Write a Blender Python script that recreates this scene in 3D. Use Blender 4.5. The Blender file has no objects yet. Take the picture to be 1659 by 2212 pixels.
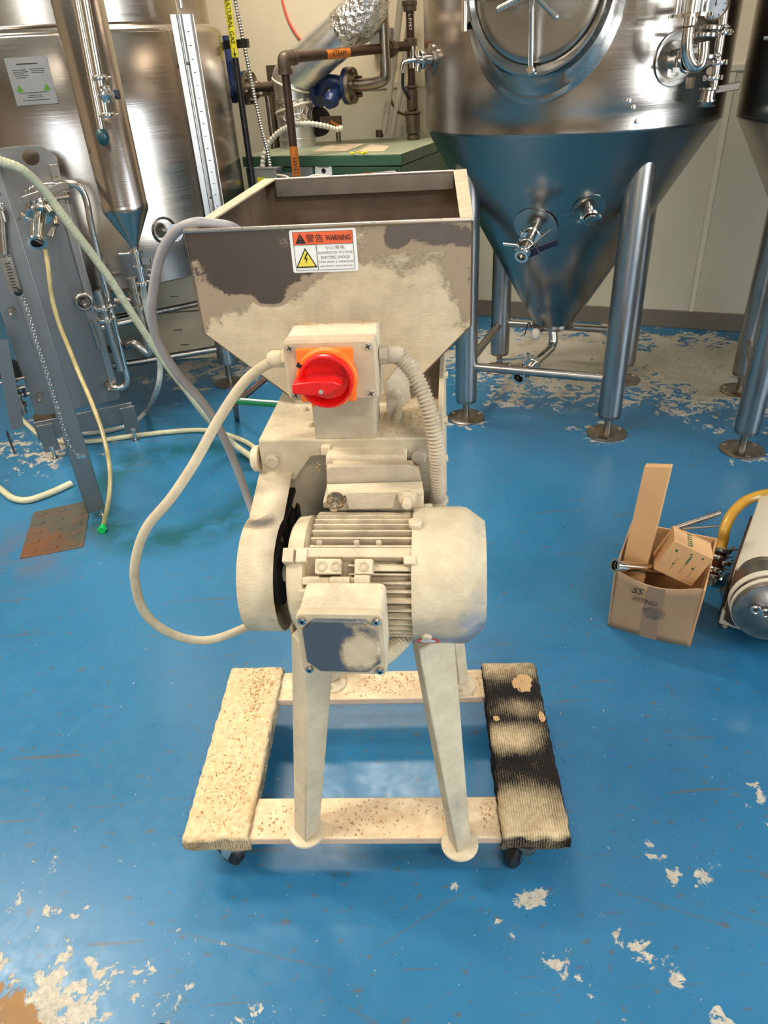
import bpy, bmesh, math, random
from mathutils import Vector, Matrix, noise
random.seed(7)
S = bpy.context.scene
COL = S.collection
PI = math.pi

# ------------------------------------------------------------------ camera
IW, IH, FPX = 1659.0, 2212.0, 1533.0
PITCH, ROLL = math.radians(32.31), math.radians(3.63)
EYE = Vector((0, 0, 1.43))
FWD = Vector((0, math.cos(PITCH), -math.sin(PITCH)))
RIGHT = Vector((1, 0, 0))
DOWN = Vector((0, -math.sin(PITCH), -math.cos(PITCH)))
cr, sr = math.cos(ROLL), math.sin(ROLL)
VD, UD = (sr, cr), (cr, -sr)          # image directions of world-down and world-right
cam_d = bpy.data.cameras.new('camera')
cam = bpy.data.objects.new('camera', cam_d); COL.objects.link(cam)
cam_d.sensor_fit = 'VERTICAL'; cam_d.sensor_height = 24.0; cam_d.lens = FPX / IH * 24.0
cam_d.clip_start = 0.02; cam_d.clip_end = 60
ix = RIGHT * UD[0] + DOWN * VD[0]
iy = RIGHT * UD[1] + DOWN * VD[1]
m = Matrix((ix, -iy, -FWD)).transposed().to_4x4(); m.translation = EYE
cam.matrix_world = m
S.camera = cam

# ------------------------------------------------------------------ frames
WP = Vector((0.675, 4.608, 0)); aw = math.radians(-23.6)
U = Vector((math.cos(aw), math.sin(aw), 0)); N = Vector((-math.sin(aw), math.cos(aw), 0))
def WU(u, n, z=0.0): return WP + U * u + N * n + Vector((0, 0, z))
MO = Vector((-0.045, 1.08, 0)); am = math.radians(-6.5)
MU = Vector((math.cos(am), math.sin(am), 0)); MN = Vector((-math.sin(am), math.cos(am), 0))
def ML(x, y, z): return MO + MU * x + MN * y + Vector((0, 0, z))

# ------------------------------------------------------------------ world, light, exposure
S.view_settings.view_transform = 'Standard'; S.view_settings.look = 'None'
S.view_settings.gamma = 1.0; S.view_settings.exposure = 0.55
S.view_settings.use_curve_mapping = False
w = bpy.data.worlds.new('sky'); S.world = w; w.use_nodes = True
wt = w.node_tree; wt.nodes.clear()
wo = wt.nodes.new('ShaderNodeOutputWorld'); wb = wt.nodes.new('ShaderNodeBackground')
sk = wt.nodes.new('ShaderNodeTexSky'); sk.sky_type = 'NISHITA'; sk.sun_elevation = math.radians(40)
sk.sun_rotation = math.radians(250); sk.sun_disc = False
wb.inputs[1].default_value = 0.5
wt.links.new(sk.outputs[0], wb.inputs[0]); wt.links.new(wb.outputs[0], wo.inputs[0])

def area(name, loc, target, sx, sy, power, col):
    l = bpy.data.lights.new(name, 'AREA'); l.shape = 'RECTANGLE'; l.size = sx; l.size_y = sy
    l.energy = power; l.color = col
    o = bpy.data.objects.new(name, l); COL.objects.link(o); o.location = loc
    d = (Vector(target) - Vector(loc)).normalized()
    x = d.cross(Vector((0, 0, 1)))
    if x.length < 1e-3: x = U.copy()
    x.normalize(); y = x.cross(d)
    mm = Matrix((x, y, -d)).transposed().to_4x4(); mm.translation = loc
    o.matrix_world = mm
    return o
ROOM = (-4.2, 4.6, -8.0, 0.0, 3.6)    # u0,u1,n0,n1,height
# daylight through the openings in the right and back walls
area('daylight_right', WU(4.72, -3.2, 1.5), WU(0, -3.2, 0.9), 1.9, 2.5, 105, (0.80, 0.90, 1.0))
area('daylight_back', WU(2.6, -8.1, 1.9), WU(1.8, 0, 0.8), 2.0, 2.4, 60, (0.86, 0.93, 1.0))
LAMPS = [(-0.45, -1.35), (-1.9, -3.4), (-0.6, -4.6), (-2.6, -6.0), (2.9, -5.6)]

# ------------------------------------------------------------------ pixel -> point on a stated plane or surface
def ray(x, y):
    p = (x - IW / 2, y - IH / 2)
    u = p[0] * UD[0] + p[1] * UD[1]; v = p[0] * VD[0] + p[1] * VD[1]
    return RIGHT * u + DOWN * v + FWD * FPX
def pz(x, y, z):
    r = ray(x, y); return EYE + r * ((z - EYE.z) / r.z)
def ppl(x, y, P, n):
    r = ray(x, y); return EYE + r * ((P - EYE).dot(n) / r.dot(n))
def pY(x, y, Y): return ppl(x, y, Vector((0, Y, 0)), Vector((0, 1, 0)))
def pw(x, y, n): return ppl(x, y, WU(0, n), N)
def pm(x, y, ly): return ppl(x, y, ML(0, ly, 0), MN)
def pml(x, y, ly):
    q = pm(x, y, ly) - MO; return Vector((q.dot(MU), q.dot(MN), q.z))
def psurf(x, y, A, rf, t0=1.2, t1=7.0):
    r = ray(x, y).normalized(); t = t0
    def g(t):
        P = EYE + r * t; return math.hypot(P.x - A[0], P.y - A[1]) - rf(P.z)
    while t < t1:
        if g(t) < 0:
            a, b = t - 0.01, t
            for _ in range(20):
                c = (a + b) / 2
                if g(c) < 0: b = c
                else: a = c
            return EYE + r * b
        t += 0.01
    A3 = Vector((A[0], A[1], 0)); return ppl(x, y, A3, Vector((A[0], A[1], 0)).normalized())

# ------------------------------------------------------------------ materials
def lin(c):
    return tuple(((v / 255) / 12.92 if v / 255 <= 0.04045 else ((v / 255 + 0.055) / 1.055) ** 2.4) for v in c)
class NT:
    def __init__(s, name):
        s.m = bpy.data.materials.new(name); s.m.use_nodes = True; s.t = s.m.node_tree; s.t.nodes.clear()
        s.out = s.t.nodes.new('ShaderNodeOutputMaterial'); s.b = s.t.nodes.new('ShaderNodeBsdfPrincipled')
        s.t.links.new(s.b.outputs[0], s.out.inputs[0])
        s.tc = s.t.nodes.new('ShaderNodeTexCoord'); s.geo = None
    def set(s, sock, v):
        if hasattr(v, 'links') or isinstance(v, bpy.types.NodeSocket): s.t.links.new(v, sock)
        elif isinstance(v, (tuple, list)) and len(v) == 3 and sock.type == 'RGBA': sock.default_value = (*v, 1)
        else: sock.default_value = v
    def bs(s, **k):
        for a, v in k.items(): s.set(s.b.inputs[a.replace('_', ' ')], v)
    def obj(s): return s.tc.outputs['Object']
    def pos(s):
        if not s.geo: s.geo = s.t.nodes.new('ShaderNodeNewGeometry')
        return s.geo.outputs['Position']
    def scale(s, v, sc):
        n = s.t.nodes.new('ShaderNodeVectorMath'); n.operation = 'MULTIPLY'; s.set(n.inputs[0], v); n.inputs[1].default_value = sc
        return n.outputs[0]
    def noise(s, v, sc, det=4, rough=0.55, dist=0.0, color=False):
        n = s.t.nodes.new('ShaderNodeTexNoise'); s.set(n.inputs['Vector'], v); n.inputs['Scale'].default_value = sc
        n.inputs['Detail'].default_value = det; n.inputs['Roughness'].default_value = rough; n.inputs['Distortion'].default_value = dist
        return n.outputs[1 if color else 0]
    def voro(s, v, sc, feat='F1', rnd=1.0):
        n = s.t.nodes.new('ShaderNodeTexVoronoi'); n.feature = feat; s.set(n.inputs['Vector'], v); n.inputs['Scale'].default_value = sc
        n.inputs['Randomness'].default_value = rnd
        return n.outputs['Distance']
    def math(s, op, a, b=0.0, clamp=False):
        n = s.t.nodes.new('ShaderNodeMath'); n.operation = op; n.use_clamp = clamp; s.set(n.inputs[0], a); s.set(n.inputs[1], b); return n.outputs[0]
    def step(s, v, lo, hi, a=0.0, b=1.0):
        n = s.t.nodes.new('ShaderNodeMapRange'); s.set(n.inputs[0], v)
        for i, q in enumerate((lo, hi, a, b)): n.inputs[i + 1].default_value = q
        return n.outputs[0]
    def mix(s, f, a, b):
        n = s.t.nodes.new('ShaderNodeMix'); n.data_type = 'RGBA'; s.set(n.inputs[0], f); s.set(n.inputs[6], a); s.set(n.inputs[7], b); return n.outputs[2]
    def fmix(s, f, a, b):
        n = s.t.nodes.new('ShaderNodeMix'); n.data_type = 'FLOAT'; s.set(n.inputs[0], f); s.set(n.inputs[2], a); s.set(n.inputs[3], b); return n.outputs[0]
    def bump(s, h, strength=0.3, dist=0.01, normal=None):
        n = s.t.nodes.new('ShaderNodeBump'); n.inputs['Strength'].default_value = strength; n.inputs['Distance'].default_value = dist
        s.set(n.inputs['Height'], h)
        if normal is not None: s.set(n.inputs['Normal'], normal)
        return n.outputs[0]
    def sep(s, v):
        n = s.t.nodes.new('ShaderNodeSeparateXYZ'); s.set(n.inputs[0], v); return n.outputs
    def spot(s, v, c, r, rot=0.0):
        """1 at the centre of an ellipse, 0 at its edge, negative outside"""
        n = s.t.nodes.new('ShaderNodeMapping'); n.vector_type = 'TEXTURE'; s.set(n.inputs[0], v)
        n.inputs['Location'].default_value = c; n.inputs['Rotation'].default_value = (0, 0, rot); n.inputs['Scale'].default_value = r
        l = s.t.nodes.new('ShaderNodeVectorMath'); l.operation = 'LENGTH'; s.set(l.inputs[0], n.outputs[0])
        return s.math('SUBTRACT', 1.0, l.outputs['Value'])
    def up(s):
        if not s.geo: s.pos()
        return s.sep(s.geo.outputs['Normal'])[2]

def plain(name, rgb, rough=0.5, metal=0.0, var=0.0, vs=20, bump=0.0, bs=120, coat=0.0, spec=0.5):
    t = NT(name); c = lin(rgb)
    if var:
        n = t.noise(t.obj(), vs, 5)
        f = t.step(n, 0.3, 0.7)
        t.bs(Base_Color=t.mix(f, tuple(x * (1 - var) for x in c), tuple(min(1, x * (1 + var)) for x in c)))
        t.bs(Roughness=t.step(n, 0.2, 0.8, max(0.02, rough - 0.08), min(1, rough + 0.1)))
    else: t.bs(Base_Color=(*c, 1), Roughness=rough)
    t.bs(Metallic=metal, Coat_Weight=coat, Specular_IOR_Level=spec)
    if bump: t.bs(Normal=t.bump(t.noise(t.obj(), bs, 4), bump, 0.003))
    return t.m
def brushed(name, rgb, rough=0.24, aniso=0.75, streak=(1.5, 1.5, 260), axis='Z', dirt=0.0):
    """sheet metal; grain runs around the axis so highlights smear along it"""
    t = NT(name); c = lin(rgb)
    tg = t.t.nodes.new('ShaderNodeTangent'); tg.direction_type = 'RADIAL'; tg.axis = axis
    n = t.noise(t.scale(t.obj(), streak), 1.0, 6, 0.6)
    n2 = t.noise(t.obj(), 2.3, 3)
    col = t.mix(t.step(n2, 0.3, 0.7), tuple(x * 0.9 for x in c), c)
    if dirt: col = t.mix(t.math('MULTIPLY', t.step(t.noise(t.obj(), 7, 6, 0.7), 0.5, 0.72), dirt), col, (0.12, 0.09, 0.06))
    t.bs(Base_Color=col, Metallic=1.0, Roughness=t.step(n, 0.25, 0.75, rough * 0.8, rough * 1.25), Anisotropic=aniso, Anisotropic_Rotation=0.0, Tangent=tg.outputs[0],
         Normal=t.bump(n, 0.05, 0.0015))
    return t.m
M = {}
M['steel'] = brushed('brushed_steel', (174, 164, 154), 0.17, 0.93)
M['cone_steel'] = brushed('satin_steel', (168, 162, 154), 0.24, 0.6, (3, 3, 14))
M['tube_steel'] = brushed('tube_steel', (176, 170, 164), 0.3, 0.5, (60, 60, 4))
M['polished'] = plain('polished_steel', (214, 208, 200), 0.12, 1.0, 0.05, 30)
M['dull'] = brushed('plate_steel', (144, 142, 140), 0.44, 0.3, (90, 90, 3), dirt=0.1)
M['dark_steel'] = brushed('dark_tank_steel', (120, 108, 100), 0.25, 0.8)
M['old_steel'] = plain('old_pipe_steel', (150, 140, 128), 0.34, 1.0, 0.15, 30, 0.1)
M['wall'] = plain('wall_paint', (232, 217, 186), 0.75, 0, 0.03, 3, 0.25, 60)
M['panel'] = plain('wall_panel_plastic', (196, 188, 164), 0.45, 0, 0.03, 2, 0.12, 90)
M['trim'] = plain('panel_trim', (208, 200, 176), 0.45)
M['base'] = plain('vinyl_baseboard', (112, 101, 88), 0.55, 0, 0.06, 6)
M['dark_door'] = plain('dark_door_paint', (70, 58, 50), 0.5)  # for the unseen doors added as dark reflections
M['far_wall'] = plain('side_wall_paint', (168, 152, 130), 0.75, 0, 0.03, 3)
M['ceil'] = plain('ceiling_paint', (225, 220, 208), 0.9)
M['black'] = plain('black_rubber', (22, 21, 22), 0.5)
M['black_pipe'] = plain('black_painted_pipe', (24, 23, 27), 0.33, 0, 0.1, 40)
M['gap'] = plain('dark_interior', (20, 15, 12), 0.8)  # near-black paints inner shade of openings; also serves dark parts
M['brown_pipe'] = plain('bare_iron_pipe', (74, 52, 42), 0.42, 0.3, 0.3, 14, 0.2, 60)
M['iron'] = plain('iron_fitting', (96, 82, 68), 0.45, 0.5, 0.25, 20, 0.3, 60)
M['blue'] = plain('blue_enamel', (26, 46, 88), 0.35, 0, 0.12, 20, 0.1, 60)
M['red'] = plain('red_plastic', (222, 22, 18), 0.28, 0, 0.05, 30)
M['orange'] = plain('orange_plastic', (250, 118, 30), 0.4, 0, 0.08, 30, 0.1, 60)
M['white'] = plain('white_print', (235, 232, 226), 0.5)
M['ink'] = plain('black_ink', (24, 22, 20), 0.6)
M['greyink'] = plain('grey_ink', (92, 88, 84), 0.6)
M['label_orange'] = plain('orange_label', (206, 116, 36), 0.5, 0, 0.15, 40)
M['label_yellow'] = plain('yellow_label', (232, 218, 30), 0.45, 0, 0.05, 40)
M['sign_orange'] = plain('sign_orange', (232, 96, 48), 0.5, 0, 0.12, 50)
M['yellow'] = plain('yellow_print', (226, 206, 70), 0.5)
M['green_print'] = plain('green_ink', (40, 96, 60), 0.6)
M['clover'] = plain('green_logo', (70, 120, 24), 0.5)
M['boiler_top'] = plain('dusty_green_enamel', (142, 148, 122), 0.5, 0, 0.12, 9)
M['boiler'] = plain('green_enamel', (52, 88, 66), 0.4, 0, 0.08, 6)
M['boiler_dark'] = plain('dark_green_enamel', (60, 76, 58), 0.5, 0, 0.08, 6)
M['grey_box'] = plain('grey_enamel', (140, 140, 136), 0.45, 0, 0.05, 12)
M['hose_beige'] = plain('braided_hose', (196, 190, 156), 0.4, 0, 0.1, 40, 0.0)
M['hose_clear'] = plain('clear_hose', (176, 178, 166), 0.2, 0, 0.1, 30, 0, 100, 0.3)
M['hose_thin'] = plain('stained_clear_hose', (176, 158, 108), 0.25, 0, 0.25, 12, 0, 100, 0.3)
M['cable'] = plain('grey_cable', (156, 150, 148), 0.45, 0, 0.08, 20)
M['amber'] = plain('amber_hose', (196, 146, 46), 0.3, 0, 0.2, 10, 0.05, 100, 0.2)
M['amber_glass'] = plain('amber_glass', (70, 34, 16), 0.08, 0.0, 0.2, 20)
M['card'] = plain('cardboard', (204, 156, 106), 0.8, 0, 0.06, 9, 0.12, 90)
M['card_dull'] = plain('worn_cardboard', (168, 136, 104), 0.8, 0, 0.08, 7, 0.15, 90)
M['tape'] = plain('brown_tape', (150, 124, 102), 0.35)
M['card_white'] = plain('white_box_board', (206, 190, 160), 0.75, 0, 0.1, 5)
M['green_plastic'] = plain('green_plastic', (20, 120, 66), 0.4, 0, 0.15, 60)
M['green_cap'] = plain('green_cap', (14, 172, 84), 0.4)
M['red_wire'] = plain('red_tubing', (238, 96, 74), 0.4)
M['flex'] = plain('flex_conduit_metal', (188, 182, 170), 0.35, 0.8, 0.1, 40)
M['white_flex'] = plain('white_flex_sheath', (220, 210, 190), 0.45)
M['paper'] = plain('stained_paper', (202, 182, 150), 0.8, 0, 0.14, 14)
M['foam_yellow'] = plain('yellow_foam', (240, 210, 20), 0.7)
M['frost'] = plain('frosted_plastic', (205, 196, 180), 0.3)
M['pale_enamel'] = plain('pale_enamel', (206, 196, 176), 0.4, 0, 0.05, 10, 0.05)
M['gauge'] = plain('gauge_face', (196, 204, 214), 0.3)
M['navy'] = plain('navy_plastic', (14, 18, 42), 0.35)
M['teal'] = plain('teal_cap', (28, 66, 70), 0.3)
M['outdoor'] = plain('outdoor_concrete', (170, 168, 160), 0.9)
def glass_mat():
    t = NT('clear_glass'); t.bs(Base_Color=(0.95, 0.97, 0.97, 1), Roughness=0.02, Transmission_Weight=1.0, IOR=1.45); return t.m
M['glass'] = glass_mat()
def emis(name, col, st):
    t = NT(name); t.bs(Base_Color=(1, 1, 1, 1), Emission_Color=(*col, 1), Emission_Strength=st); return t.m
M['lamp'] = emis('lamp_diffuser', (1.0, 0.93, 0.82), 3.0)
def foil():
    t = NT('crinkled_foil'); v = t.voro(t.obj(), 34); n = t.noise(t.obj(), 60, 4)
    t.bs(Base_Color=(0.72, 0.70, 0.68, 1), Metallic=1.0, Roughness=0.2, Normal=t.bump(t.math('ADD', v, n), 0.9, 0.012)); return t.m
M['foil'] = foil()
def duct():
    t = NT('galvanised_duct'); n = t.noise(t.obj(), 30, 5)
    t.bs(Base_Color=t.mix(n, (0.60, 0.60, 0.58), (0.74, 0.73, 0.71)), Metallic=0.9, Roughness=t.step(n, 0.3, 0.7, 0.26, 0.36), Normal=t.bump(t.noise(t.obj(), 6, 2), 0.06, 0.02)); return t.m
M['duct'] = duct()

CREAM, CREAM2, HUSK = lin((230, 212, 178)), lin((200, 182, 152)), lin((196, 150, 84))
def dusty(name, base=(120, 118, 116), cover=0.75, metal=0.7, ns=9.0, grain=1.0, spots=(), sharp=0.06, husk=0.0, tint=(1, 1, 1), film=None, filmtint=(0.74, 0.70, 0.68)):
    """metal or paint under malt flour: bare, then a rubbed grey film, then clinging flour; 'cover' raises all of it"""
    t = NT(name); o = t.obj()
    big = t.noise(o, ns, 7, 0.62, 0.5)
    rip = t.noise(t.scale(o, (1, 1, 3.0)), 150, 5, 0.7, 0.6)
    clump = t.noise(o, 42, 6, 0.65)
    v = t.math('ADD', big, t.math('MULTIPLY', t.math('SUBTRACT', rip, 0.5), 0.16))
    v = t.math('ADD', v, t.math('MULTIPLY', t.math('SUBTRACT', clump, 0.5), 0.22))
    for (c, r, rot, amt) in spots: v = t.math('ADD', v, t.step(t.spot(o, c, r, rot), -0.25, 0.6, 0.0, amt))
    th = (1.0 - cover) * 0.72 + 0.1
    f = t.step(v, th - sharp, th + sharp)
    gap = 0.13 if film is None else film
    g = t.step(v, th - gap - sharp * 0.8, th - gap + sharp * 0.8)
    c1, c2 = tuple(a * b for a, b in zip(CREAM, tint)), tuple(a * b for a, b in zip(CREAM2, tint))
    dust = t.mix(t.step(t.noise(o, 26, 6, 0.65), 0.3, 0.72), c2, c1)
    if husk:
        h = t.step(t.noise(o, 190, 3, 0.7), 0.66 - husk * 0.12, 0.70 - husk * 0.12); dust = t.mix(t.math('MULTIPLY', h, 0.6), dust, HUSK)
    b = lin(base); fl_ = tuple(a * k for a, k in zip(c2, filmtint)); fl_ = tuple(0.3 * x + 0.7 * y for x, y in zip(b, fl_))
    t.bs(Base_Color=t.mix(f, t.mix(g, b, fl_), dust), Metallic=t.fmix(g, metal, 0.0), Roughness=t.fmix(g, 0.34, 0.92))
    h2 = t.math('ADD', t.math('MULTIPLY', f, 0.5), t.math('MULTIPLY', rip, t.fmix(f, 0.12, 1.1)))
    h2 = t.math('ADD', h2, t.math('MULTIPLY', clump, t.fmix(f, 0.05, 0.7)))
    t.bs(Normal=t.bump(h2, 0.6 * grain, 0.0028)); return t.m
M['dust'] = dusty('flour_coated_paint', (170, 160, 145), 0.93, 0.2, husk=0.25)
M['dust_body'] = dusty('flour_coated_body', (150, 140, 128), 0.95, 0.1, 7, 1.3, husk=0.2, tint=(0.86, 0.84, 0.80))
M['dust_heavy'] = dusty('flour_drift', (190, 176, 150), 1.1, 0.0, 12, 1.6, husk=0.9)
M['dust_dim'] = dusty('flour_film_grey', (126, 124, 126), 0.62, 0.4, 8, 0.7, tint=(0.78, 0.77, 0.80), sharp=0.2)
M['dust_leg'] = dusty('flour_coated_leg', (136, 146, 158), 0.88, 0.1, 6, 0.9, tint=(0.84, 0.84, 0.83), sharp=0.12,
                      spots=[((0.185, -0.24, 0.18), (0.05, 0.06, 0.14), 0, -0.22)])
M['dust_motor'] = dusty('flour_on_aluminium', (150, 150, 146), 0.70, 0.5, 14, 0.9, sharp=0.1)
M['dust_fin'] = dusty('flour_on_fins', (150, 148, 140), 0.58, 0.5, 16, 0.7, sharp=0.15)
M['dust_cover'] = dusty('flour_on_fan_cover', (150, 156, 166), 0.70, 0.6, 10, 1.1, sharp=0.12, tint=(0.95, 0.94, 0.93), filmtint=(0.82, 0.84, 0.88),
                        spots=[((0.17, -0.34, 0.745), (0.10, 0.07, 0.06), 0, -0.34), ((0.20, -0.34, 0.80), (0.03, 0.08, 0.08), 0, -0.14), ((0.13, -0.30, 0.88), (0.07, 0.10, 0.05), 0, 0.2)])
M['dust_lid'] = dusty('flour_on_grey_lid', (84, 92, 100), 0.22, 0.3, 15, 1.1, sharp=0.05, film=0.08, tint=(0.9, 0.87, 0.84),
                      spots=[((0.050, -0.42, 0.805), (0.026, 0.05, 0.034), 0, 0.34), ((-0.005, -0.42, 0.80), (0.035, 0.05, 0.06), 0, -0.2)])
M['dust_guard'] = dusty('flour_on_guard', (120, 114, 108), 0.84, 0.3, 11, 1.2, sharp=0.07,
                        spots=[((-0.1, -0.33, 0.79), (0.05, 0.06, 0.035), 0, -0.3), ((-0.1, -0.255, 0.9), (0.028, 0.028, 0.02), 0.6, -0.35)])
M['dust_hopper'] = dusty('flour_on_hopper_steel', (92, 80, 72), 0.36, 0.6, 8, 1.1, sharp=0.03, tint=(0.94, 0.90, 0.86), film=0.17, filmtint=(0.78, 0.74, 0.73),
    spots=[((0.0, -0.03, 0.97), (0.26, 0.3, 0.15), 0, 0.75), ((-0.14, -0.03, 1.22), (0.12, 0.3, 0.07), 0.1, -0.26), ((0.09, -0.03, 1.15), (0.17, 0.3, 0.10), 0, 0.10),
           ((0.125, -0.03, 1.12), (0.05, 0.3, 0.03), 0.3, 0.12), ((0.15, -0.03, 1.225), (0.05, 0.3, 0.02), 0, -0.3), ((0.09, -0.03, 1.225), (0.018, 0.3, 0.022), 0, -0.4),
           ((-0.12, -0.03, 1.17), (0.06, 0.3, 0.02), 0.2, -0.3), ((-0.10, -0.03, 1.145), (0.025, 0.3, 0.014), 0.2, -0.35), ((0.02, -0.03, 1.15), (0.06, 0.3, 0.03), 0, 0.16)])
M['hopper_in'] = dusty('flour_film_inside_hopper', (84, 70, 60), 0.40, 0.6, 4, 0.3, sharp=0.25, tint=(0.30, 0.25, 0.22), filmtint=(0.6, 0.55, 0.5))  # film tinted dark to paint in the steel's dark reflection
M['lip'] = plain('hopper_lip_steel', (120, 108, 96), 0.4, 0.5, 0.15, 30)
M['rim'] = brushed('hopper_rim_steel', (206, 192, 178), 0.3, 0.2, (200, 3, 200), dirt=0.2)
M['pvc_box'] = dusty('flour_film_on_switch_box', (176, 160, 150), 0.6, 0.0, 10, 0.3, sharp=0.3, tint=(0.86, 0.8, 0.75))
def carpet(name, dark, patches, base):
    t = NT(name); o = t.obj()
    rib = t.t.nodes.new('ShaderNodeTexWave'); rib.wave_type = 'BANDS'; rib.bands_direction = 'X'; rib.inputs['Scale'].default_value = 62
    rib.inputs['Distortion'].default_value = 1.2; rib.inputs['Detail'].default_value = 2; t.set(rib.inputs['Vector'], o)
    fuzz = t.noise(o, 260, 4, 0.7); big = t.noise(o, 13, 5, 0.6)
    v = t.math('ADD', t.math('MULTIPLY', big, 0.7), base)
    v = t.math('ADD', v, t.math('MULTIPLY', t.math('SUBTRACT', fuzz, 0.5), 0.5))
    v = t.math('SUBTRACT', v, t.math('MULTIPLY', rib.outputs[1], 0.14))
    for (c, r, rot, amt) in patches: v = t.math('ADD', v, t.step(t.spot(o, c, r, rot), -0.3, 0.7, 0, amt))
    up = t.step(t.up(), 0.2, 0.8, -0.40, 0.0); v = t.math('ADD', v, up)
    f = t.step(v, 0.22, 0.74)
    dust = t.mix(t.step(t.noise(o, 90, 5), 0.35, 0.7), lin((206, 178, 136)), lin((232, 208, 166)))
    dust = t.mix(t.math('MULTIPLY', t.step(t.noise(o, 180, 3), 0.62, 0.68), 0.6), dust, HUSK)
    col = t.mix(f, lin(dark), dust)
    if name == 'worn_black_carpet':
        for c, r in (((0.345, 0.165, 0.14), (0.026, 0.032, 0.1)), ((0.27, 0.055, 0.14), (0.009, 0.008, 0.1)), ((0.375, 0.06, 0.14), (0.008, 0.015, 0.1))):
            k = t.step(t.math('ADD', t.spot(o, c, r), t.math('MULTIPLY', t.math('SUBTRACT', t.noise(o, 60, 3), 0.5), 1.4)), 0.1, 0.16)
            col = t.mix(k, col, lin((214, 172, 124)))
    h = t.math('ADD', fuzz, t.math('MULTIPLY', rib.outputs[1], t.fmix(f, 0.8, 0.12)))
    t.bs(Base_Color=col, Roughness=1.0, Specular_IOR_Level=0.1, Normal=t.bump(h, 0.6, 0.004)); return t.m
M['carpet_a'] = carpet('flour_covered_carpet', (70, 64, 60), [], 0.56)
M['carpet_b'] = carpet('worn_black_carpet', (44, 40, 38), [((0.3, 0.24, .14), (.14, .07, .3), 0, 0.5), ((0.32, 0.09, .14), (.07, .035, .3), 0, 0.28),
        ((0.3, 0.0, .14), (.075, .045, .3), 0, 0.55), ((0.3, -0.24, .14), (.16, .10, .3), 0, 0.6), ((0.29, -0.15, .14), (.1, .05, .3), 0, 0.2)], -0.15)
def slat_mat():
    t = NT('flour_covered_wood'); o = t.obj(); n = t.noise(o, 30, 5, 0.6)
    h = t.step(t.noise(o, 150, 3, 0.7), 0.62, 0.68)
    c = t.mix(t.step(n, 0.35, 0.7), lin((212, 184, 146)), lin((234, 210, 174)))
    c = t.mix(t.math('MULTIPLY', h, 0.7), c, HUSK)
    side = t.step(t.up(), 0.3, 0.7); c = t.mix(side, lin((206, 176, 150)), c)
    t.bs(Base_Color=c, Roughness=0.95, Normal=t.bump(t.noise(o, 160, 4), 0.5, 0.003)); return t.m
M['slat'] = slat_mat()
def rust_plate():
    t = NT('rusted_steel_plate'); o = t.pos(); n = t.noise(o, 16, 6, 0.7)
    k = t.step(t.math('ADD', n, t.step(t.spot(o, (-1.30, 2.13, 0), (0.16, 0.14, 1), 0), -0.3, 0.8, 0, 0.3)), 0.5, 0.72)
    c = t.mix(k, lin((80, 78, 68)), lin((112, 72, 44)))
    t.bs(Base_Color=c, Roughness=0.75, Metallic=0.2, Normal=t.bump(n, 0.5, 0.006)); return t.m
M['rust'] = rust_plate()

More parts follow.
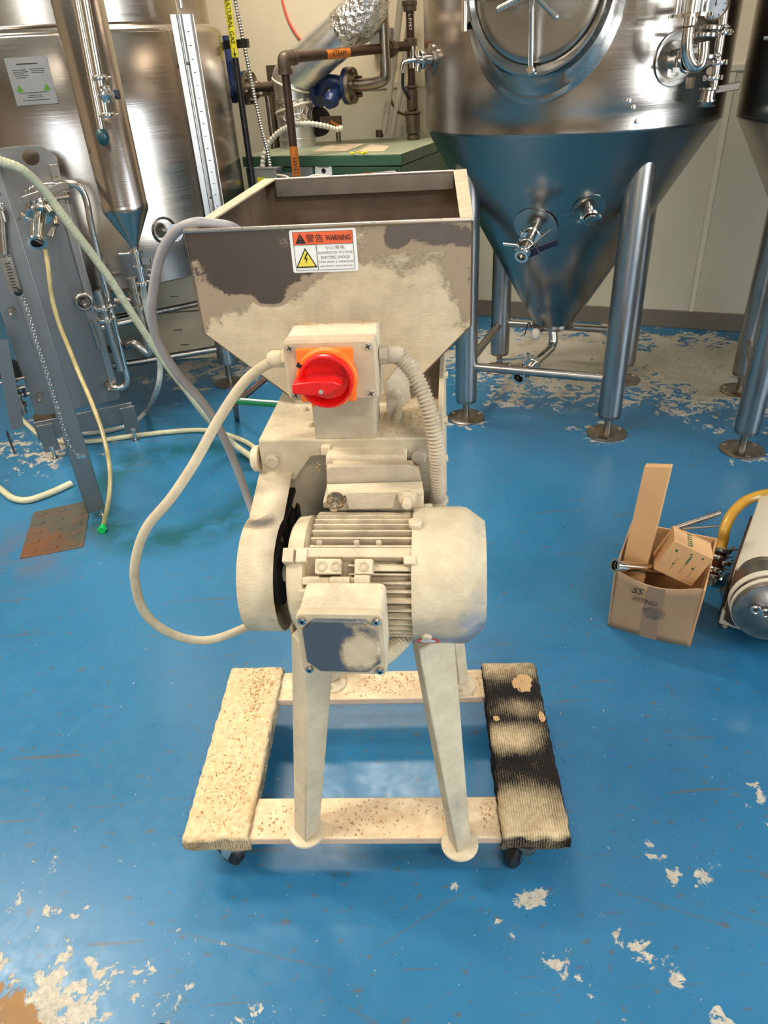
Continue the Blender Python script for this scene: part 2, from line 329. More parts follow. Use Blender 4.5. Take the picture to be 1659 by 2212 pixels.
def floor_mat():
    t = NT('blue_floor_paint'); p = t.pos()
    n1 = t.noise(p, 5.5, 9, 0.62, 0.3); n2 = t.noise(p, 26, 7, 0.66, 0.4); n3 = t.noise(p, 90, 4, 0.6)
    big = t.noise(p, 1.3, 3)
    blue = t.mix(t.step(big, 0.3, 0.7), lin((32, 98, 136)), lin((50, 116, 154)))
    blue = t.mix(t.math('MULTIPLY', t.step(t.noise(t.scale(p, (1, 1, 1)), 11, 6, 0.7), 0.45, 0.75), 0.35), blue, lin((62, 118, 150)))
    # paint worn through to concrete: large patches by ellipses, edges broken by noise
    v = None
    def ell(x, y, rx, ry, rot, amt, v):
        q = t.step(t.spot(p, (x, y, 0), (rx, ry, 1), rot), -0.6, 0.7, 0.0, amt)
        return q if v is None else t.math('MAXIMUM', v, q)
    for e in ((-0.8, -3.6, 3.4, 2.6, 0.2, 0.62), (1.05, 3.75, 0.75, 0.62, -0.4, 0.62), (1.75, 3.45, 0.6, 0.62, -0.4, 0.62), (0.72, 3.3, 0.25, 0.3, 0, 0.38), (-0.95, 3.9, 0.6, 0.45, 0, 0.38),  # first ellipse: unseen patch added behind the camera to tint tank reflections
              (-1.6, 3.0, 0.3, 0.35, 0, 0.38), (-0.70, 0.52, 0.34, 0.20, -0.6, 0.59), (-0.62, 0.60, 0.48, 0.28, -0.4, 0.31),
              (-0.35, 0.56, 0.25, 0.17, -0.6, 0.25), (0.36, 0.50, 0.16, 0.05, -1.2, 0.33), (0.30, 0.62, 0.30, 0.025, -0.75, 0.34),
              (0.42, 0.67, 0.2, 0.03, -0.8, 0.25), (0.25, 0.785, 0.06, 0.035, 0, 0.40), (0.53, 0.53, 0.03, 0.05, -.5, 0.45), (0.55, 0.83, 0.10, 0.05, -0.6, 0.30),
              (0.78, 0.95, 0.05, 0.12, 0.6, 0.25), (0.98, 2.79, 0.13, 0.13, 0, 0.47), (0.40, 3.04, 0.16, 0.12, 0.4, 0.33), (1.48, 2.5, 0.13, 0.06, 0, 0.38)):
        v = ell(*e, v)
    nn = t.math('ADD', t.math('MULTIPLY', t.noise(p, 7, 10, 0.68, 0.4), 0.55), t.math('MULTIPLY', t.noise(p, 24, 9, 0.7, 0.6), 0.45))
    nn = t.math('ADD', t.math('MULTIPLY', t.math('SUBTRACT', nn, 0.5), 2.4), 0.5)
    worn = t.step(t.math('ADD', nn, v), 0.865, 0.89)
    chips0 = t.step(t.noise(t.scale(p, (1, 1.25, 1)), 46, 4, 0.6), 0.705, 0.715)
    chips = t.math('MULTIPLY', chips0, t.step(t.noise(p, 2.6, 2), 0.42, 0.55))
    tiny = t.step(t.noise(p, 150, 2, 0.5), 0.735, 0.75)
    worn = t.math('MAXIMUM', worn, t.math('MAXIMUM', chips, tiny))
    conc = t.mix(t.step(n3, 0.3, 0.7), lin((158, 150, 134)), lin((196, 188, 170)))
    conc = t.mix(t.step(t.math('ADD', t.spot(p, (-0.72, 0.62, 0), (0.13, 0.035, 1), -0.75), t.math('MULTIPLY', t.math('SUBTRACT', n2, 0.5), 2.6)), 0.15, 0.3), conc, lin((150, 112, 70)))
    conc = t.mix(t.math('MULTIPLY', t.step(t.noise(p, 3.1, 6, 0.7), 0.52, 0.66), 0.5), conc, lin((118, 100, 76)))
    # dark gouges and drips
    dk = t.step(t.noise(t.scale(p, (1.0, 1.6, 1)), 34, 3, 0.5), 0.64, 0.68)
    rot = t.t.nodes.new('ShaderNodeMapping'); t.set(rot.inputs[0], p); rot.inputs['Rotation'].default_value = (0, 0, 0.45); rot.inputs['Scale'].default_value = (1.6, 26, 1)
    sc = t.step(t.noise(rot.outputs[0], 1.9, 3, 0.5), 0.66, 0.70)
    grime = t.mix(0.72, blue, lin((92, 84, 68)))
    c = t.mix(t.math('MULTIPLY', t.math('MAXIMUM', dk, sc), 0.8), blue, grime)
    # green stain ring, rust round the plate
    ring = t.math('SUBTRACT', 1.0, t.math('ABSOLUTE', t.math('SUBTRACT', t.spot(p, (-0.83, 2.55, 0), (0.42, 0.46, 1), 0.2), 0.18)))
    ring = t.math('MULTIPLY', t.step(ring, 0.70, 0.95), t.step(n1, 0.38, 0.54))
    c = t.mix(t.math('MULTIPLY', ring, 0.85), c, lin((10, 78, 84)))
    rst = t.math('MULTIPLY', t.step(t.spot(p, (-1.33, 2.13, 0), (0.3, 0.26, 1), 0.2), -0.2, 0.8), t.step(n1, 0.40, 0.62))
    c = t.mix(t.math('MULTIPLY', rst, 0.45), c, lin((120, 86, 62)))
    for (x, y, rx, ry, ro) in ((-0.33, 0.72, 0.20, 0.0032, -0.28), (-0.02, 0.55, 0.20, 0.0032, -0.5), (0.52, 0.74, 0.16, 0.0032, -0.42), (0.68, 0.70, 0.14, 0.0032, -0.4), (0.02, 0.75, 0.13, 0.0032, 0.5)):
        k = t.step(t.math('ADD', t.spot(p, (x, y, 0), (rx, ry, 1), ro), t.math('MULTIPLY', t.math('SUBTRACT', n2, 0.5), 1.5)), 0.05, 0.35)
        c = t.mix(t.math('MULTIPLY', k, 0.5), c, grime)
    c = t.mix(worn, c, conc)
    t.bs(Base_Color=c, Roughness=t.fmix(worn, t.step(n2, 0.3, 0.7, 0.26, 0.40), 0.85), Specular_IOR_Level=0.45)
    h = t.math('ADD', t.math('MULTIPLY', worn, -1.0), t.math('MULTIPLY', n3, 0.06)); h = t.math('ADD', h, t.math('MULTIPLY', n1, 0.2))
    t.bs(Normal=t.bump(h, 0.25, 0.003)); return t.m
M['floor'] = floor_mat()

# ------------------------------------------------------------------ mesh helpers
class B:
    def __init__(s): s.v, s.f = [], []
    def add(s, vs, fs):
        o = len(s.v); s.v += [Vector(p) for p in vs]; s.f += [tuple(i + o for i in f) for f in fs]; return s
    def hexa(s, b, t):                       # two quads: bottom and top rings of equal length
        n = len(b); vs = list(b) + list(t)
        fs = [tuple(range(n))[::-1], tuple(range(n, 2 * n))] + [(i, (i + 1) % n, n + (i + 1) % n, n + i) for i in range(n)]
        return s.add(vs, fs)
    def prism(s, pts, vec): return s.hexa(pts, [Vector(p) + Vector(vec) for p in pts])
    def box(s, c, sx, sy, sz, X=Vector((1, 0, 0)), Y=Vector((0, 1, 0)), Z=Vector((0, 0, 1))):
        c = Vector(c); q = [(-1, -1), (1, -1), (1, 1), (-1, 1)]
        return s.hexa([c + X * (a * sx / 2) + Y * (b * sy / 2) - Z * (sz / 2) for a, b in q], [c + X * (a * sx / 2) + Y * (b * sy / 2) + Z * (sz / 2) for a, b in q])
    def frame(s, d):
        d = Vector(d).normalized(); a = Vector((0, 0, 1)) if abs(d.z) < 0.9 else Vector((1, 0, 0))
        x = d.cross(a).normalized(); return x, x.cross(d), d
    def lathe(s, p, axis, prof, n=32, cap=True):
        x, y, d = s.frame(axis); p = Vector(p); vs, fs = [], []
        for t, r in prof:
            for i in range(n):
                a = 2 * PI * i / n; vs.append(p + d * t + (x * math.cos(a) + y * math.sin(a)) * max(r, 1e-5))
        for k in range(len(prof) - 1):
            for i in range(n):
                j = (i + 1) % n; fs.append((k * n + i, k * n + j, (k + 1) * n + j, (k + 1) * n + i))
        if cap: fs += [tuple(range(n))[::-1], tuple(range((len(prof) - 1) * n, len(prof) * n))]
        return s.add(vs, fs)
    def cyl(s, p0, p1, r0, r1=None, n=20):
        p0, p1 = Vector(p0), Vector(p1); return s.lathe(p0, p1 - p0, [(0, r0), ((p1 - p0).length, r0 if r1 is None else r1)], n)
    def tube(s, pts, r, n=12, sub=8, smooth=True, rf=None, step=None):
        P = spline(pts, sub) if smooth and len(pts) > 2 else [Vector(p) for p in pts]
        if step: P = resample(P, step)
        T = [(P[min(i + 1, len(P) - 1)] - P[max(i - 1, 0)]).normalized() for i in range(len(P))]
        x, y, _ = s.frame(T[0]); vs, fs = [], []; L = 0.0
        for i, p in enumerate(P):
            if i:
                q = T[i - 1].rotation_difference(T[i]); x = (q @ x).normalized(); L += (p - P[i - 1]).length
            y = T[i].cross(x).normalized(); rr = r if rf is None else rf(L, i)
            for k in range(n):
                a = 2 * PI * k / n; vs.append(p + (x * math.cos(a) + y * math.sin(a)) * rr)
        for i in range(len(P) - 1):
            for k in range(n):
                j = (k + 1) % n; fs.append((i * n + k, i * n + j, (i + 1) * n + j, (i + 1) * n + k))
        fs += [tuple(range(n))[::-1], tuple(range((len(P) - 1) * n, len(P) * n))]
        return s.add(vs, fs)
    def torus(s, c, axis, R, r, n=28, k=10, arc=1.0, start=0.0):
        x, y, d = s.frame(axis); c = Vector(c); vs, fs = [], []
        m_ = n if arc >= 1 else n + 1
        for i in range(m_):
            a = start + 2 * PI * arc * i / n; e = x * math.cos(a) + y * math.sin(a)
            for j in range(k):
                b = 2 * PI * j / k; vs.append(c + e * (R + r * math.cos(b)) + d * (r * math.sin(b)))
        for i in range(n if arc >= 1 else n):
            i2 = (i + 1) % m_
            for j in range(k):
                j2 = (j + 1) % k; fs.append((i * k + j, i2 * k + j, i2 * k + j2, i * k + j2))
        return s.add(vs, fs)
    def ball(s, c, r, sx=1, sy=1, sz=1, n=16):
        c = Vector(c); prof = [(-math.cos(PI * i / n) * r, math.sin(PI * i / n) * r) for i in range(n + 1)]
        o = len(s.v); s.lathe(c, (0, 0, 1), prof, n * 2, False)
        for i in range(o, len(s.v)):
            q = s.v[i] - c; s.v[i] = c + Vector((q.x * sx, q.y * sy, q.z * sz))
        return s
    def bolt(s, p, d, r, h):                 # hex head
        x, y, d = s.frame(d); p = Vector(p); ring = [x * math.cos(i * PI / 3) * r + y * math.sin(i * PI / 3) * r for i in range(6)]
        return s.hexa([p + q for q in ring], [p + d * h + q * 0.97 for q in ring])
    def build(s, name, mat, parent=None, bev=0.0, label=None, smooth=True, kind=None, ang=38):
        me = bpy.data.meshes.new(name); root = parent
        while root is not None and root.parent is not None: root = root.parent
        inv = root.matrix_basis.inverted() if root is not None else Matrix()
        me.from_pydata([tuple(inv @ v) for v in s.v], [], s.f)
        bm = bmesh.new(); bm.from_mesh(me); bmesh.ops.remove_doubles(bm, verts=bm.verts, dist=1e-6)
        bmesh.ops.recalc_face_normals(bm, faces=bm.faces); bm.to_mesh(me); bm.free()
        if smooth:
            me.polygons.foreach_set('use_smooth', [True] * len(me.polygons)); me.set_sharp_from_angle(angle=math.radians(ang))
        me.materials.append(M[mat] if isinstance(mat, str) else mat)
        o = bpy.data.objects.new(name, me); COL.objects.link(o)
        if parent is not None: o.parent = parent
        if bev:
            b = o.modifiers.new('edge', 'BEVEL'); b.width = bev; b.segments = 2; b.limit_method = 'ANGLE'; b.angle_limit = math.radians(40)
            b.harden_normals = False
        if label: o['label'] = label
        if kind: o['kind'] = kind
        return o
def spline(pts, sub=8):
    P = [Vector(p) for p in pts]; Q = [P[0] * 2 - P[1]] + P + [P[-1] * 2 - P[-2]]; out = []
    for i in range(1, len(Q) - 2):
        a, b, c, d = Q[i - 1], Q[i], Q[i + 1], Q[i + 2]
        for k in range(sub):
            t = k / sub
            out.append(0.5 * ((2 * b) + (c - a) * t + (2 * a - 5 * b + 4 * c - d) * t * t + (3 * b - a - 3 * c + d) * t ** 3))
    out.append(P[-1]); return out
def resample(P, step):
    out = [P[0]]; acc = 0.0
    for a, b in zip(P, P[1:]):
        L = (b - a).length; t = step - acc
        while t <= L: out.append(a.lerp(b, t / L)); t += step
        acc = (acc + L) % step
    out.append(P[-1]); return out
def thing(name, label, cat, loc=(0, 0, 0), rz=0.0, group=None):
    o = bpy.data.objects.new(name, None); COL.objects.link(o); o.location = loc; o.rotation_euler = (0, 0, rz)
    o.matrix_basis = Matrix.Translation(Vector(loc)) @ Matrix.Rotation(rz, 4, 'Z')
    o.empty_display_size = 0.05
    o['label'] = label; o['category'] = cat
    if group: o['group'] = group
    return o
def tag(o, label, cat, group=None, kind=None):
    o['label'] = label; o['category'] = cat
    if group: o['group'] = group
    if kind: o['kind'] = kind
    return o
def dup(o, parent=None, loc=None, label=None, skip=()):
    c = o.copy(); COL.objects.link(c); c.parent = parent
    if loc is not None: c.location = loc
    if label: c['label'] = label
    for ch in list(o.children):
        if ch.name.split('.')[0] not in skip: dup(ch, c, skip=skip)
    return c
def text(body, o, X, Y, mat, parent, name='lettering', wid=None, hgt=None, lift=0.0012, label=None, shear=0.0, bold=0.0):
    """flat lettering centred on o, reading along X with its tops towards Y"""
    cu = bpy.data.curves.new('t', 'FONT'); cu.body = body; cu.align_x = 'CENTER'; cu.align_y = 'CENTER'; cu.resolution_u = 2
    cu.shear = shear; cu.offset = bold
    to = bpy.data.objects.new('t', cu); COL.objects.link(to)
    bpy.context.view_layer.update()
    me = bpy.data.meshes.new_from_object(to.evaluated_get(bpy.context.evaluated_depsgraph_get()))
    bpy.data.objects.remove(to); bpy.data.curves.remove(cu)
    xs = [v.co.x for v in me.vertices]; ys = [v.co.y for v in me.vertices]
    if not xs: return None
    w0, h0 = max(xs) - min(xs), max(ys) - min(ys); cx, cy = (max(xs) + min(xs)) / 2, (max(ys) + min(ys)) / 2
    sx = wid / w0 if wid else hgt / h0; sy = hgt / h0 if hgt else sx
    X, Y = Vector(X).normalized(), Vector(Y).normalized(); Z = X.cross(Y)
    root = parent
    while root is not None and root.parent is not None: root = root.parent
    inv = root.matrix_basis.inverted() if root is not None else Matrix()
    for v in me.vertices: v.co = inv @ (Vector(o) + X * ((v.co.x - cx) * sx) + Y * ((v.co.y - cy) * sy) + Z * lift)
    me.materials.clear(); me.materials.append(M[mat]); me.name = name
    ob = bpy.data.objects.new(name, me); COL.objects.link(ob); ob.parent = parent
    if label: ob['label'] = label
    return ob
def clamp(c, ax, r, root, nut=True, side=None, nm='clamp'):
    """hinged hygienic pipe clamp with wing nut"""
    b = B(); x, y, d = b.frame(ax); c = Vector(c); sd = Vector(side).normalized() if side is not None else x
    b.lathe(c - d * 0.007, d, [(0, r * 1.3), (0, r * 1.5), (0.003, r * 1.62), (0.011, r * 1.62), (0.014, r * 1.5), (0.014, r * 1.3)], 24)
    b.box(c + sd * r * 1.75, r * 0.5, r * 0.5, 0.016, sd, d.cross(sd), d)
    b.box(c - sd * r * 1.75, r * 0.35, r * 0.5, 0.014, sd, d.cross(sd), d)
    o = b.build(nm, 'polished', root)
    if nut:
        t = d.cross(sd); q = c + sd * r * 1.9
        nb = B(); nb.cyl(q - t * r * 0.9, q + t * r * 0.9, 0.0035, n=8)
        nb.box(q + t * r * 1.1, r * 1.1, 0.004, r * 0.5, sd, d, t); nb.build('wing_nut', 'polished', o)
    return o

# ================================================================== THE ROOM
u0, u1, n0, n1, HT = ROOM
def struct(b, name, mat, parent=None, **k):
    o = b.build(name, mat, parent, **k)
    if parent is None: o['kind'] = 'structure'
    return o
UP = Vector((0, 0, 1))
b = B(); b.hexa([WU(u0 - .15, n0 - .15, -.1), WU(u1 + .15, n0 - .15, -.1), WU(u1 + .15, .15, -.1), WU(u0 - .15, .15, -.1)],
                [WU(u0 - .15, n0 - .15, 0), WU(u1 + .15, n0 - .15, 0), WU(u1 + .15, .15, 0), WU(u0 - .15, .15, 0)])
struct(b, 'floor', 'floor')
b = B(); b.hexa([WU(u0 - .15, n0 - .15, HT), WU(u1 + .15, n0 - .15, HT), WU(u1 + .15, .15, HT), WU(u0 - .15, .15, HT)],
                [WU(u0 - .15, n0 - .15, HT + .1), WU(u1 + .15, n0 - .15, HT + .1), WU(u1 + .15, .15, HT + .1), WU(u0 - .15, .15, HT + .1)])
struct(b, 'ceiling', 'ceil')
def wallbox(b, ua, ub, na, nb, za, zb):
    b.hexa([WU(ua, na, za), WU(ub, na, za), WU(ub, nb, za), WU(ua, nb, za)], [WU(ua, na, zb), WU(ub, na, zb), WU(ub, nb, zb), WU(ua, nb, zb)]); return b
wf = struct(wallbox(B(), u0 - .15, u1 + .15, 0.0, .15, 0, HT), 'wall_far', 'wall')
struct(wallbox(B(), u0 - .15, u0, n0, 0.0, 0, HT), 'wall_left', 'far_wall')
b = B()   # right wall with a tall opening
RW = (-4.15, -2.25)
wallbox(b, u1, u1 + .15, n0, RW[0], 0, HT); wallbox(b, u1, u1 + .15, RW[1], 0.0, 0, HT); wallbox(b, u1, u1 + .15, RW[0], RW[1], 2.8, HT); wallbox(b, u1, u1 + .15, RW[0], RW[1], 0, .25)
struct(b, 'wall_right', 'far_wall')
b = B(); BW = (1.6, 3.6)
wallbox(b, u0, BW[0], n0 - .15, n0, 0, HT); wallbox(b, BW[1], u1, n0 - .15, n0, 0, HT); wallbox(b, BW[0], BW[1], n0 - .15, n0, 3.1, HT); wallbox(b, BW[0], BW[1], n0 - .15, n0, 0, .7)
struct(b, 'wall_back', 'far_wall')
for i, (na, nb) in enumerate(((-5.9, -4.7), (-1.9, -.8))):  # unseen dark doors added so the steel tanks reflect dark bands
    b = B(); wallbox(b, u1 - .04, u1, na, nb, 0, 2.5); d1 = struct(b, 'door_%d' % (i + 1), 'dark_door', bev=.004)
    q = B(); q.cyl(WU(u1 - .07, na + .1, 1.0), WU(u1 - .07, na + .1, 1.14), .012); q.build('door_handle', 'polished', d1)
b = B(); wallbox(b, -3.9, -2.4, n0, n0 + .05, 0, 3.0); d1 = struct(b, 'door_3', 'dark_door', bev=.004)  # unseen third door, added for its dark reflection
q = B(); q.cyl(WU(-3.75, n0 + .08, 1.0), WU(-3.75, n0 + .08, 1.14), .012); q.build('door_handle', 'polished', d1)
# window frames and panes
def window(name, P, X, w_, za, zb, cols):
    X = Vector(X); Y = UP.cross(X); c = P
    fr = B(); t = .06
    for k in range(cols + 1):
        q = c + X * (-w_ / 2 + w_ * k / cols); fr.box(q + UP * (za + zb) / 2, t, .08, zb - za, X, Y)
    for z in (za, zb, (za + zb) * .5): fr.box(c + UP * z, w_, .08, t, X, Y)
    f = fr.build(name, 'grey_box'); f['kind'] = 'structure'
    g = B(); g.box(c + UP * (za + zb) / 2, w_, .006, zb - za, X, Y); g.build('pane', 'glass', f)
window('window_1', WU(u1 + .06, (RW[0] + RW[1]) / 2), N, RW[1] - RW[0], .25, 2.8, 2)
window('window_2', WU((BW[0] + BW[1]) / 2, n0 - .06), U, BW[1] - BW[0], .7, 3.1, 4)
# lower wall panels with seams, top trim, baseboard
ks = [-3.93, -2.62, -1.31, 0.0, 1.305, 2.61, 3.92]
edges = [u0] + ks + [u1]
for a, c in zip(edges, edges[1:]):
    wallbox(B(), a + .003, c - .003, -.006, 0.0, .10, 1.30).build('wall_panel', 'panel', wf)
for k in ks: wallbox(B(), k - .014, k + .014, -.010, -.006, .10, 1.30).build('seam_strip', 'trim', wf, bev=.002)
struct(wallbox(B(), u0, u1, -.014, 0.0, 1.30, 1.33), 'trim_1', 'trim', bev=.003)
struct(wallbox(B(), u0, u1, -.013, 0.0, 0.0, .105), 'baseboard_far', 'base', bev=.004)
b = B(); wallbox(b, u1 - .013, u1, n0, RW[0], 0, .105); wallbox(b, u1 - .013, u1, RW[1], -.013, 0, .105); struct(b, 'baseboard_right', 'base')
struct(wallbox(B(), u0, u0 + .013, n0, -.013, 0, .105), 'baseboard_left', 'base')
# ceiling lamps
for i, (lu, ln) in enumerate(LAMPS):
    t = thing('ceiling_light', 'white strip ceiling light %s' % ('above the green boiler', 'over the left of the floor, second row', 'behind and above the viewer', 'over the far left corner behind the viewer', 'over the right side behind the viewer')[i], 'light', WU(lu, ln, HT - .12), aw, group='ceiling lights')
    P = WU(lu, ln, HT)
    b = B(); b.box(P - UP * .045, 1.25, .32, .05, U, N); b.box(P - UP * .01, 1.1, .1, .02, U, N); b.build('housing', 'grey_box', t, bev=.005)
    b = B(); b.box(P - UP * .078, 1.2, .27, .016, U, N); b.build('diffuser', 'lamp', t)
    area('strip_lamp', P - UP * .10, P - UP, 1.2, .27, 50, (1.0, 0.92, 0.80))

# ================================================================== THE MALT MILL
mill = thing('malt_mill', 'malt mill coated in flour, with a steel hopper, red rotary switch and finned motor', 'mill', MO, am)
# ---- body
ZB = .972
b = B(); b.hexa([ML(-.116, -.15, ZB - .012), ML(.155, -.15, ZB - .012), ML(.155, .34, ZB - .012), ML(-.116, .34, ZB - .012)],
                [ML(-.116, -.15, ZB), ML(.155, -.15, ZB), ML(.155, .34, ZB), ML(-.116, .34, ZB)])
b.build('top_plate', 'dust', mill, bev=.0015)
b = B(); b.hexa([ML(-.108, -.118, .58), ML(.147, -.118, .58), ML(.147, .33, .58), ML(-.108, .33, .58)], [ML(-.108, -.118, .96), ML(.147, -.118, .96), ML(.147, .33, .96), ML(-.108, .33, .96)])
body = b.build('body', 'dust_body', mill, bev=.003)
b = B(); b.hexa([ML(.147, -.15, .56), ML(.155, -.15, .56), ML(.155, .34, .56), ML(.147, .34, .56)], [ML(.147, -.15, 1.01), ML(.155, -.15, 1.01), ML(.155, .34, 1.01), ML(.147, .34, 1.01)])
sp = b.build('side_panel', 'dust_leg', mill, bev=.001)
for z, y in ((1.0, .02), (.99, -.13), (.93, -.135), (.86, -.14), (.80, -.13)):
    q = B(); q.bolt(ML(.155, y, z), MU, .006, .006); q.build('screw', 'dust', sp)
b = B(); b.hexa([ML(-.116, -.15, .56), ML(-.110, -.15, .56), ML(-.110, .34, .56), ML(-.116, .34, .56)], [ML(-.116, -.15, ZB - .012), ML(-.110, -.15, ZB - .012), ML(-.110, .34, ZB - .012), ML(-.116, .34, ZB - .012)])
b.build('side_panel', 'dust_body', mill)
# front lip and shoulder plates with pivot bolts
b = B(); b.prism([ML(-.116, -.151, ZB - .002), ML(.155, -.151, ZB - .002), ML(.155, -.151, .95), ML(-.04, -.151, .945), ML(-.07, -.151, .905), ML(-.118, -.151, .905)], MN * .008)
b.build('front_lip', 'dust_leg', mill, bev=.001)
b = B(); b.prism([ML(.118, -.150, .95), ML(.154, -.150, .95), ML(.154, -.150, .58), ML(.118, -.150, .60)], MN * .008); b.build('front_plate', 'dust_body', mill)
for px, py, r in ((590, 993, .010), (905, 984, .011)):
    p = pm(px, py, -.152); q = B(); q.lathe(p + MN * .004, -MN, [(0, r * 1.5), (.004, r * 1.5), (.004, r), (.012, r), (.014, r * .8)], 20); q.build('pivot_bolt', 'dust_dim', mill)
q = B(); q.lathe(pm(562, 990, -.14), -MU, [(0, .02), (.008, .02), (.012, .015)], 24); q.build('bearing_boss', 'dust', mill)
for px, py in ((657, 886), (670, 920)):
    p = pz(px, py, ZB); q = B(); q.lathe(p, UP, [(0, .006), (.004, .006), (.006, .0045)], 14); q.build('screw', 'dust', mill)
# flour drift on the top plate beside the bracket
b = B(); nx, ny = 14, 12
vs = []; P0 = pz(822, 925, ZB); 
for j in range(ny):
    for i in range(nx):
        x = .062 + .088 * i / (nx - 1); y = -.146 + .16 * j / (ny - 1)
        e = min(i, nx - 1 - i, j, ny - 1 - j); h = min(e / 3, 1) * (.004 + .014 * noise.noise(Vector((x * 40, y * 40, 3))) ** 2 * 4)
        h = max(h, -.001) * (1.2 - .6 * i / nx); vs.append(ML(x, y, ZB + max(h, 0)))
b.add(vs, [(j * nx + i, j * nx + i + 1, (j + 1) * nx + i + 1, (j + 1) * nx + i) for j in range(ny - 1) for i in range(nx - 1)])
b.build('flour_drift', 'dust_heavy', mill)
# gusset under the hopper on the right
b = B(); b.prism([ML(.068, -.09, ZB), ML(.105, -.075, 1.0), ML(.10, -.06, 1.06), ML(.07, -.08, 1.03)], MN * .004); g = b.build('gusset', 'dust_dim', mill)
q = B(); q.lathe(ML(.086, -.083, 1.012), -MN, [(0, .008), (.004, .008), (.006, .005)], 14); q.build('screw', 'dust_dim', g)

# ---- hopper: front plate, sides, funnel, rim
HZ = 1.24
fl, fr_ = -.213, .197; bl, br = -.2135, .197; yf, yb = -.027, .49
zc = HZ - .165
def hp(x, y, z): return ML(x, y, z)
cL = pml(442, 718, yf); cR = pml(1018, 704, yf)
zk = (cL.z + cR.z) / 2
th = .003
hop = None
vbot = .985
front = [ML(fl, yf, HZ), ML(fr_, yf, HZ), ML(fr_, yf, zk), ML(.09, yf, vbot), ML(-.09, yf, vbot), ML(fl, yf, zk)]
b = B(); b.prism(front, MN * th); hop = b.build('hopper', 'dust_hopper', mill, bev=.0012)
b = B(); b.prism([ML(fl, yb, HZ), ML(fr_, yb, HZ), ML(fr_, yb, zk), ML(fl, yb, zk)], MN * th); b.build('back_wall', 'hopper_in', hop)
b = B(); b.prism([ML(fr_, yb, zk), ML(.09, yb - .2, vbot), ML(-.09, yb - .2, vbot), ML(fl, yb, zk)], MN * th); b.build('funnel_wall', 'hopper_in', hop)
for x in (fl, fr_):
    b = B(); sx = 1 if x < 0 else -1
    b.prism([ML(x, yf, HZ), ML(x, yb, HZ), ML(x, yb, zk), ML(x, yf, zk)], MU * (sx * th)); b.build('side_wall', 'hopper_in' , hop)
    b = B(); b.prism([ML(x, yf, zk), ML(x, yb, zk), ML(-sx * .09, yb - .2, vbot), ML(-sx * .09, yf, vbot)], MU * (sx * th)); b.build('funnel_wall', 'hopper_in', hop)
# folded rim: flange turned inward, edges catching light
rw = .026
for nm, pts in (('front', [(fl, yf), (fr_, yf), (fr_, yf + .006), (fl, yf + .006)]), ('back', [(fl, yb), (fr_, yb), (fr_ - rw, yb - .012), (fl + rw, yb - .012)]),
                ('left', [(fl, yf), (fl, yb), (fl + rw, yb - .012), (fl + .018, yf + .006)]), ('right', [(fr_, yf), (fr_, yb), (fr_ - rw, yb - .012), (fr_ - .018, yf + .006)])):
    b = B(); b.hexa([ML(x, y, HZ) for x, y in pts], [ML(x, y, HZ + .0035) for x, y in pts]); b.build('rim', 'dust_leg' if nm in ('left', 'right') else 'rim', hop, bev=.001)
b = B(); b.tube([ML(fl, yf, HZ + .002), ML(fr_, yf, HZ + .002)], .003, 8, smooth=False); b.build('rim_bead', 'rim', hop)
b = B(); b.tube([ML(fl + rw, yb - .012, HZ + .002), ML(fr_ - rw, yb - .012, HZ + .002)], .0022, 8, smooth=False); b.build('rim_bead', 'rim', hop)
b = B(); b.hexa([ML(fl + rw, yb - .016, HZ - .03), ML(fr_ - rw, yb - .016, HZ - .03), ML(fr_ - rw, yb - .012, HZ - .03), ML(fl + rw, yb - .012, HZ - .03)],
                [ML(fl + rw, yb - .016, HZ), ML(fr_ - rw, yb - .016, HZ), ML(fr_ - rw, yb - .012, HZ), ML(fl + rw, yb - .012, HZ)]); b.build('rim_lip', 'lip', hop)
# ---- warning sticker on the hopper
st = [pml(x, y, yf) for x, y in ((625, 498), (768, 492), (774, 583), (634, 590))]
cx_, cz_ = sum(p.x for p in st) / 4, sum(p.z for p in st) / 4
sw = ((st[1].x - st[0].x) + (st[2].x - st[3].x)) / 2; sh = ((st[0].z - st[3].z) + (st[1].z - st[2].z)) / 2
def SK(a, c): return ML(cx_ + (a - .5) * sw, yf - .0006, cz_ + (c - .5) * sh)
def skrect(a0, a1, c0, c1, mat, nm, off, par):
    b = B(); pts = [SK(a0, c0) - MN * off, SK(a1, c0) - MN * off, SK(a1, c1) - MN * off, SK(a0, c1) - MN * off]; b.prism(pts, MN * .0003); return b.build(nm, mat, par, smooth=False)
b = B(); rr = []
for (a, c, s) in ((1, 1, 0), (0, 1, 1), (0, 0, 2), (1, 0, 3)):
    for k in range(4):
        an = PI / 2 * (s + k / 3); rr.append(SK(a + (-.03 if a else .03), c + (-.045 if c else .045)) + MU * (math.cos(an) * .003) + UP * (math.sin(an) * .003))
b.prism([p - MN * .0002 for p in rr], MN * .0008); stk = b.build('warning_sticker', 'white', hop, smooth=False)
skrect(.045, .955, .66, .955, 'sign_orange', 'header', .0006, stk)
for r in ((.045, .955, .652, .662), (.045, .955, .952, .96), (.045, .955, .045, .055), (.045, .052, .05, .95), (.948, .955, .05, .95), (.385, .395, .05, .66)): skrect(*r, 'greyink', 'rule', .0009, stk)
def tri(a, c, s, mat, off, par=stk):
    b = B(); b.prism([SK(a, c) + MU * (s * .5) - UP * (s * .42) - MN * off, SK(a, c) + UP * (s * .46) - MN * off, SK(a, c) - MU * (s * .5) - UP * (s * .42) - MN * off], MN * .0003); b.build('warning_triangle', mat, par, smooth=False)
tri(.16, .80, .0155, 'ink', .0009); tri(.215, .34, .031, 'ink', .0009); tri(.215, .33, .0255, 'yellow', .0012)
text('!', SK(.16, .79), MU, UP, 'sign_orange', stk, hgt=.007, lift=.0016)
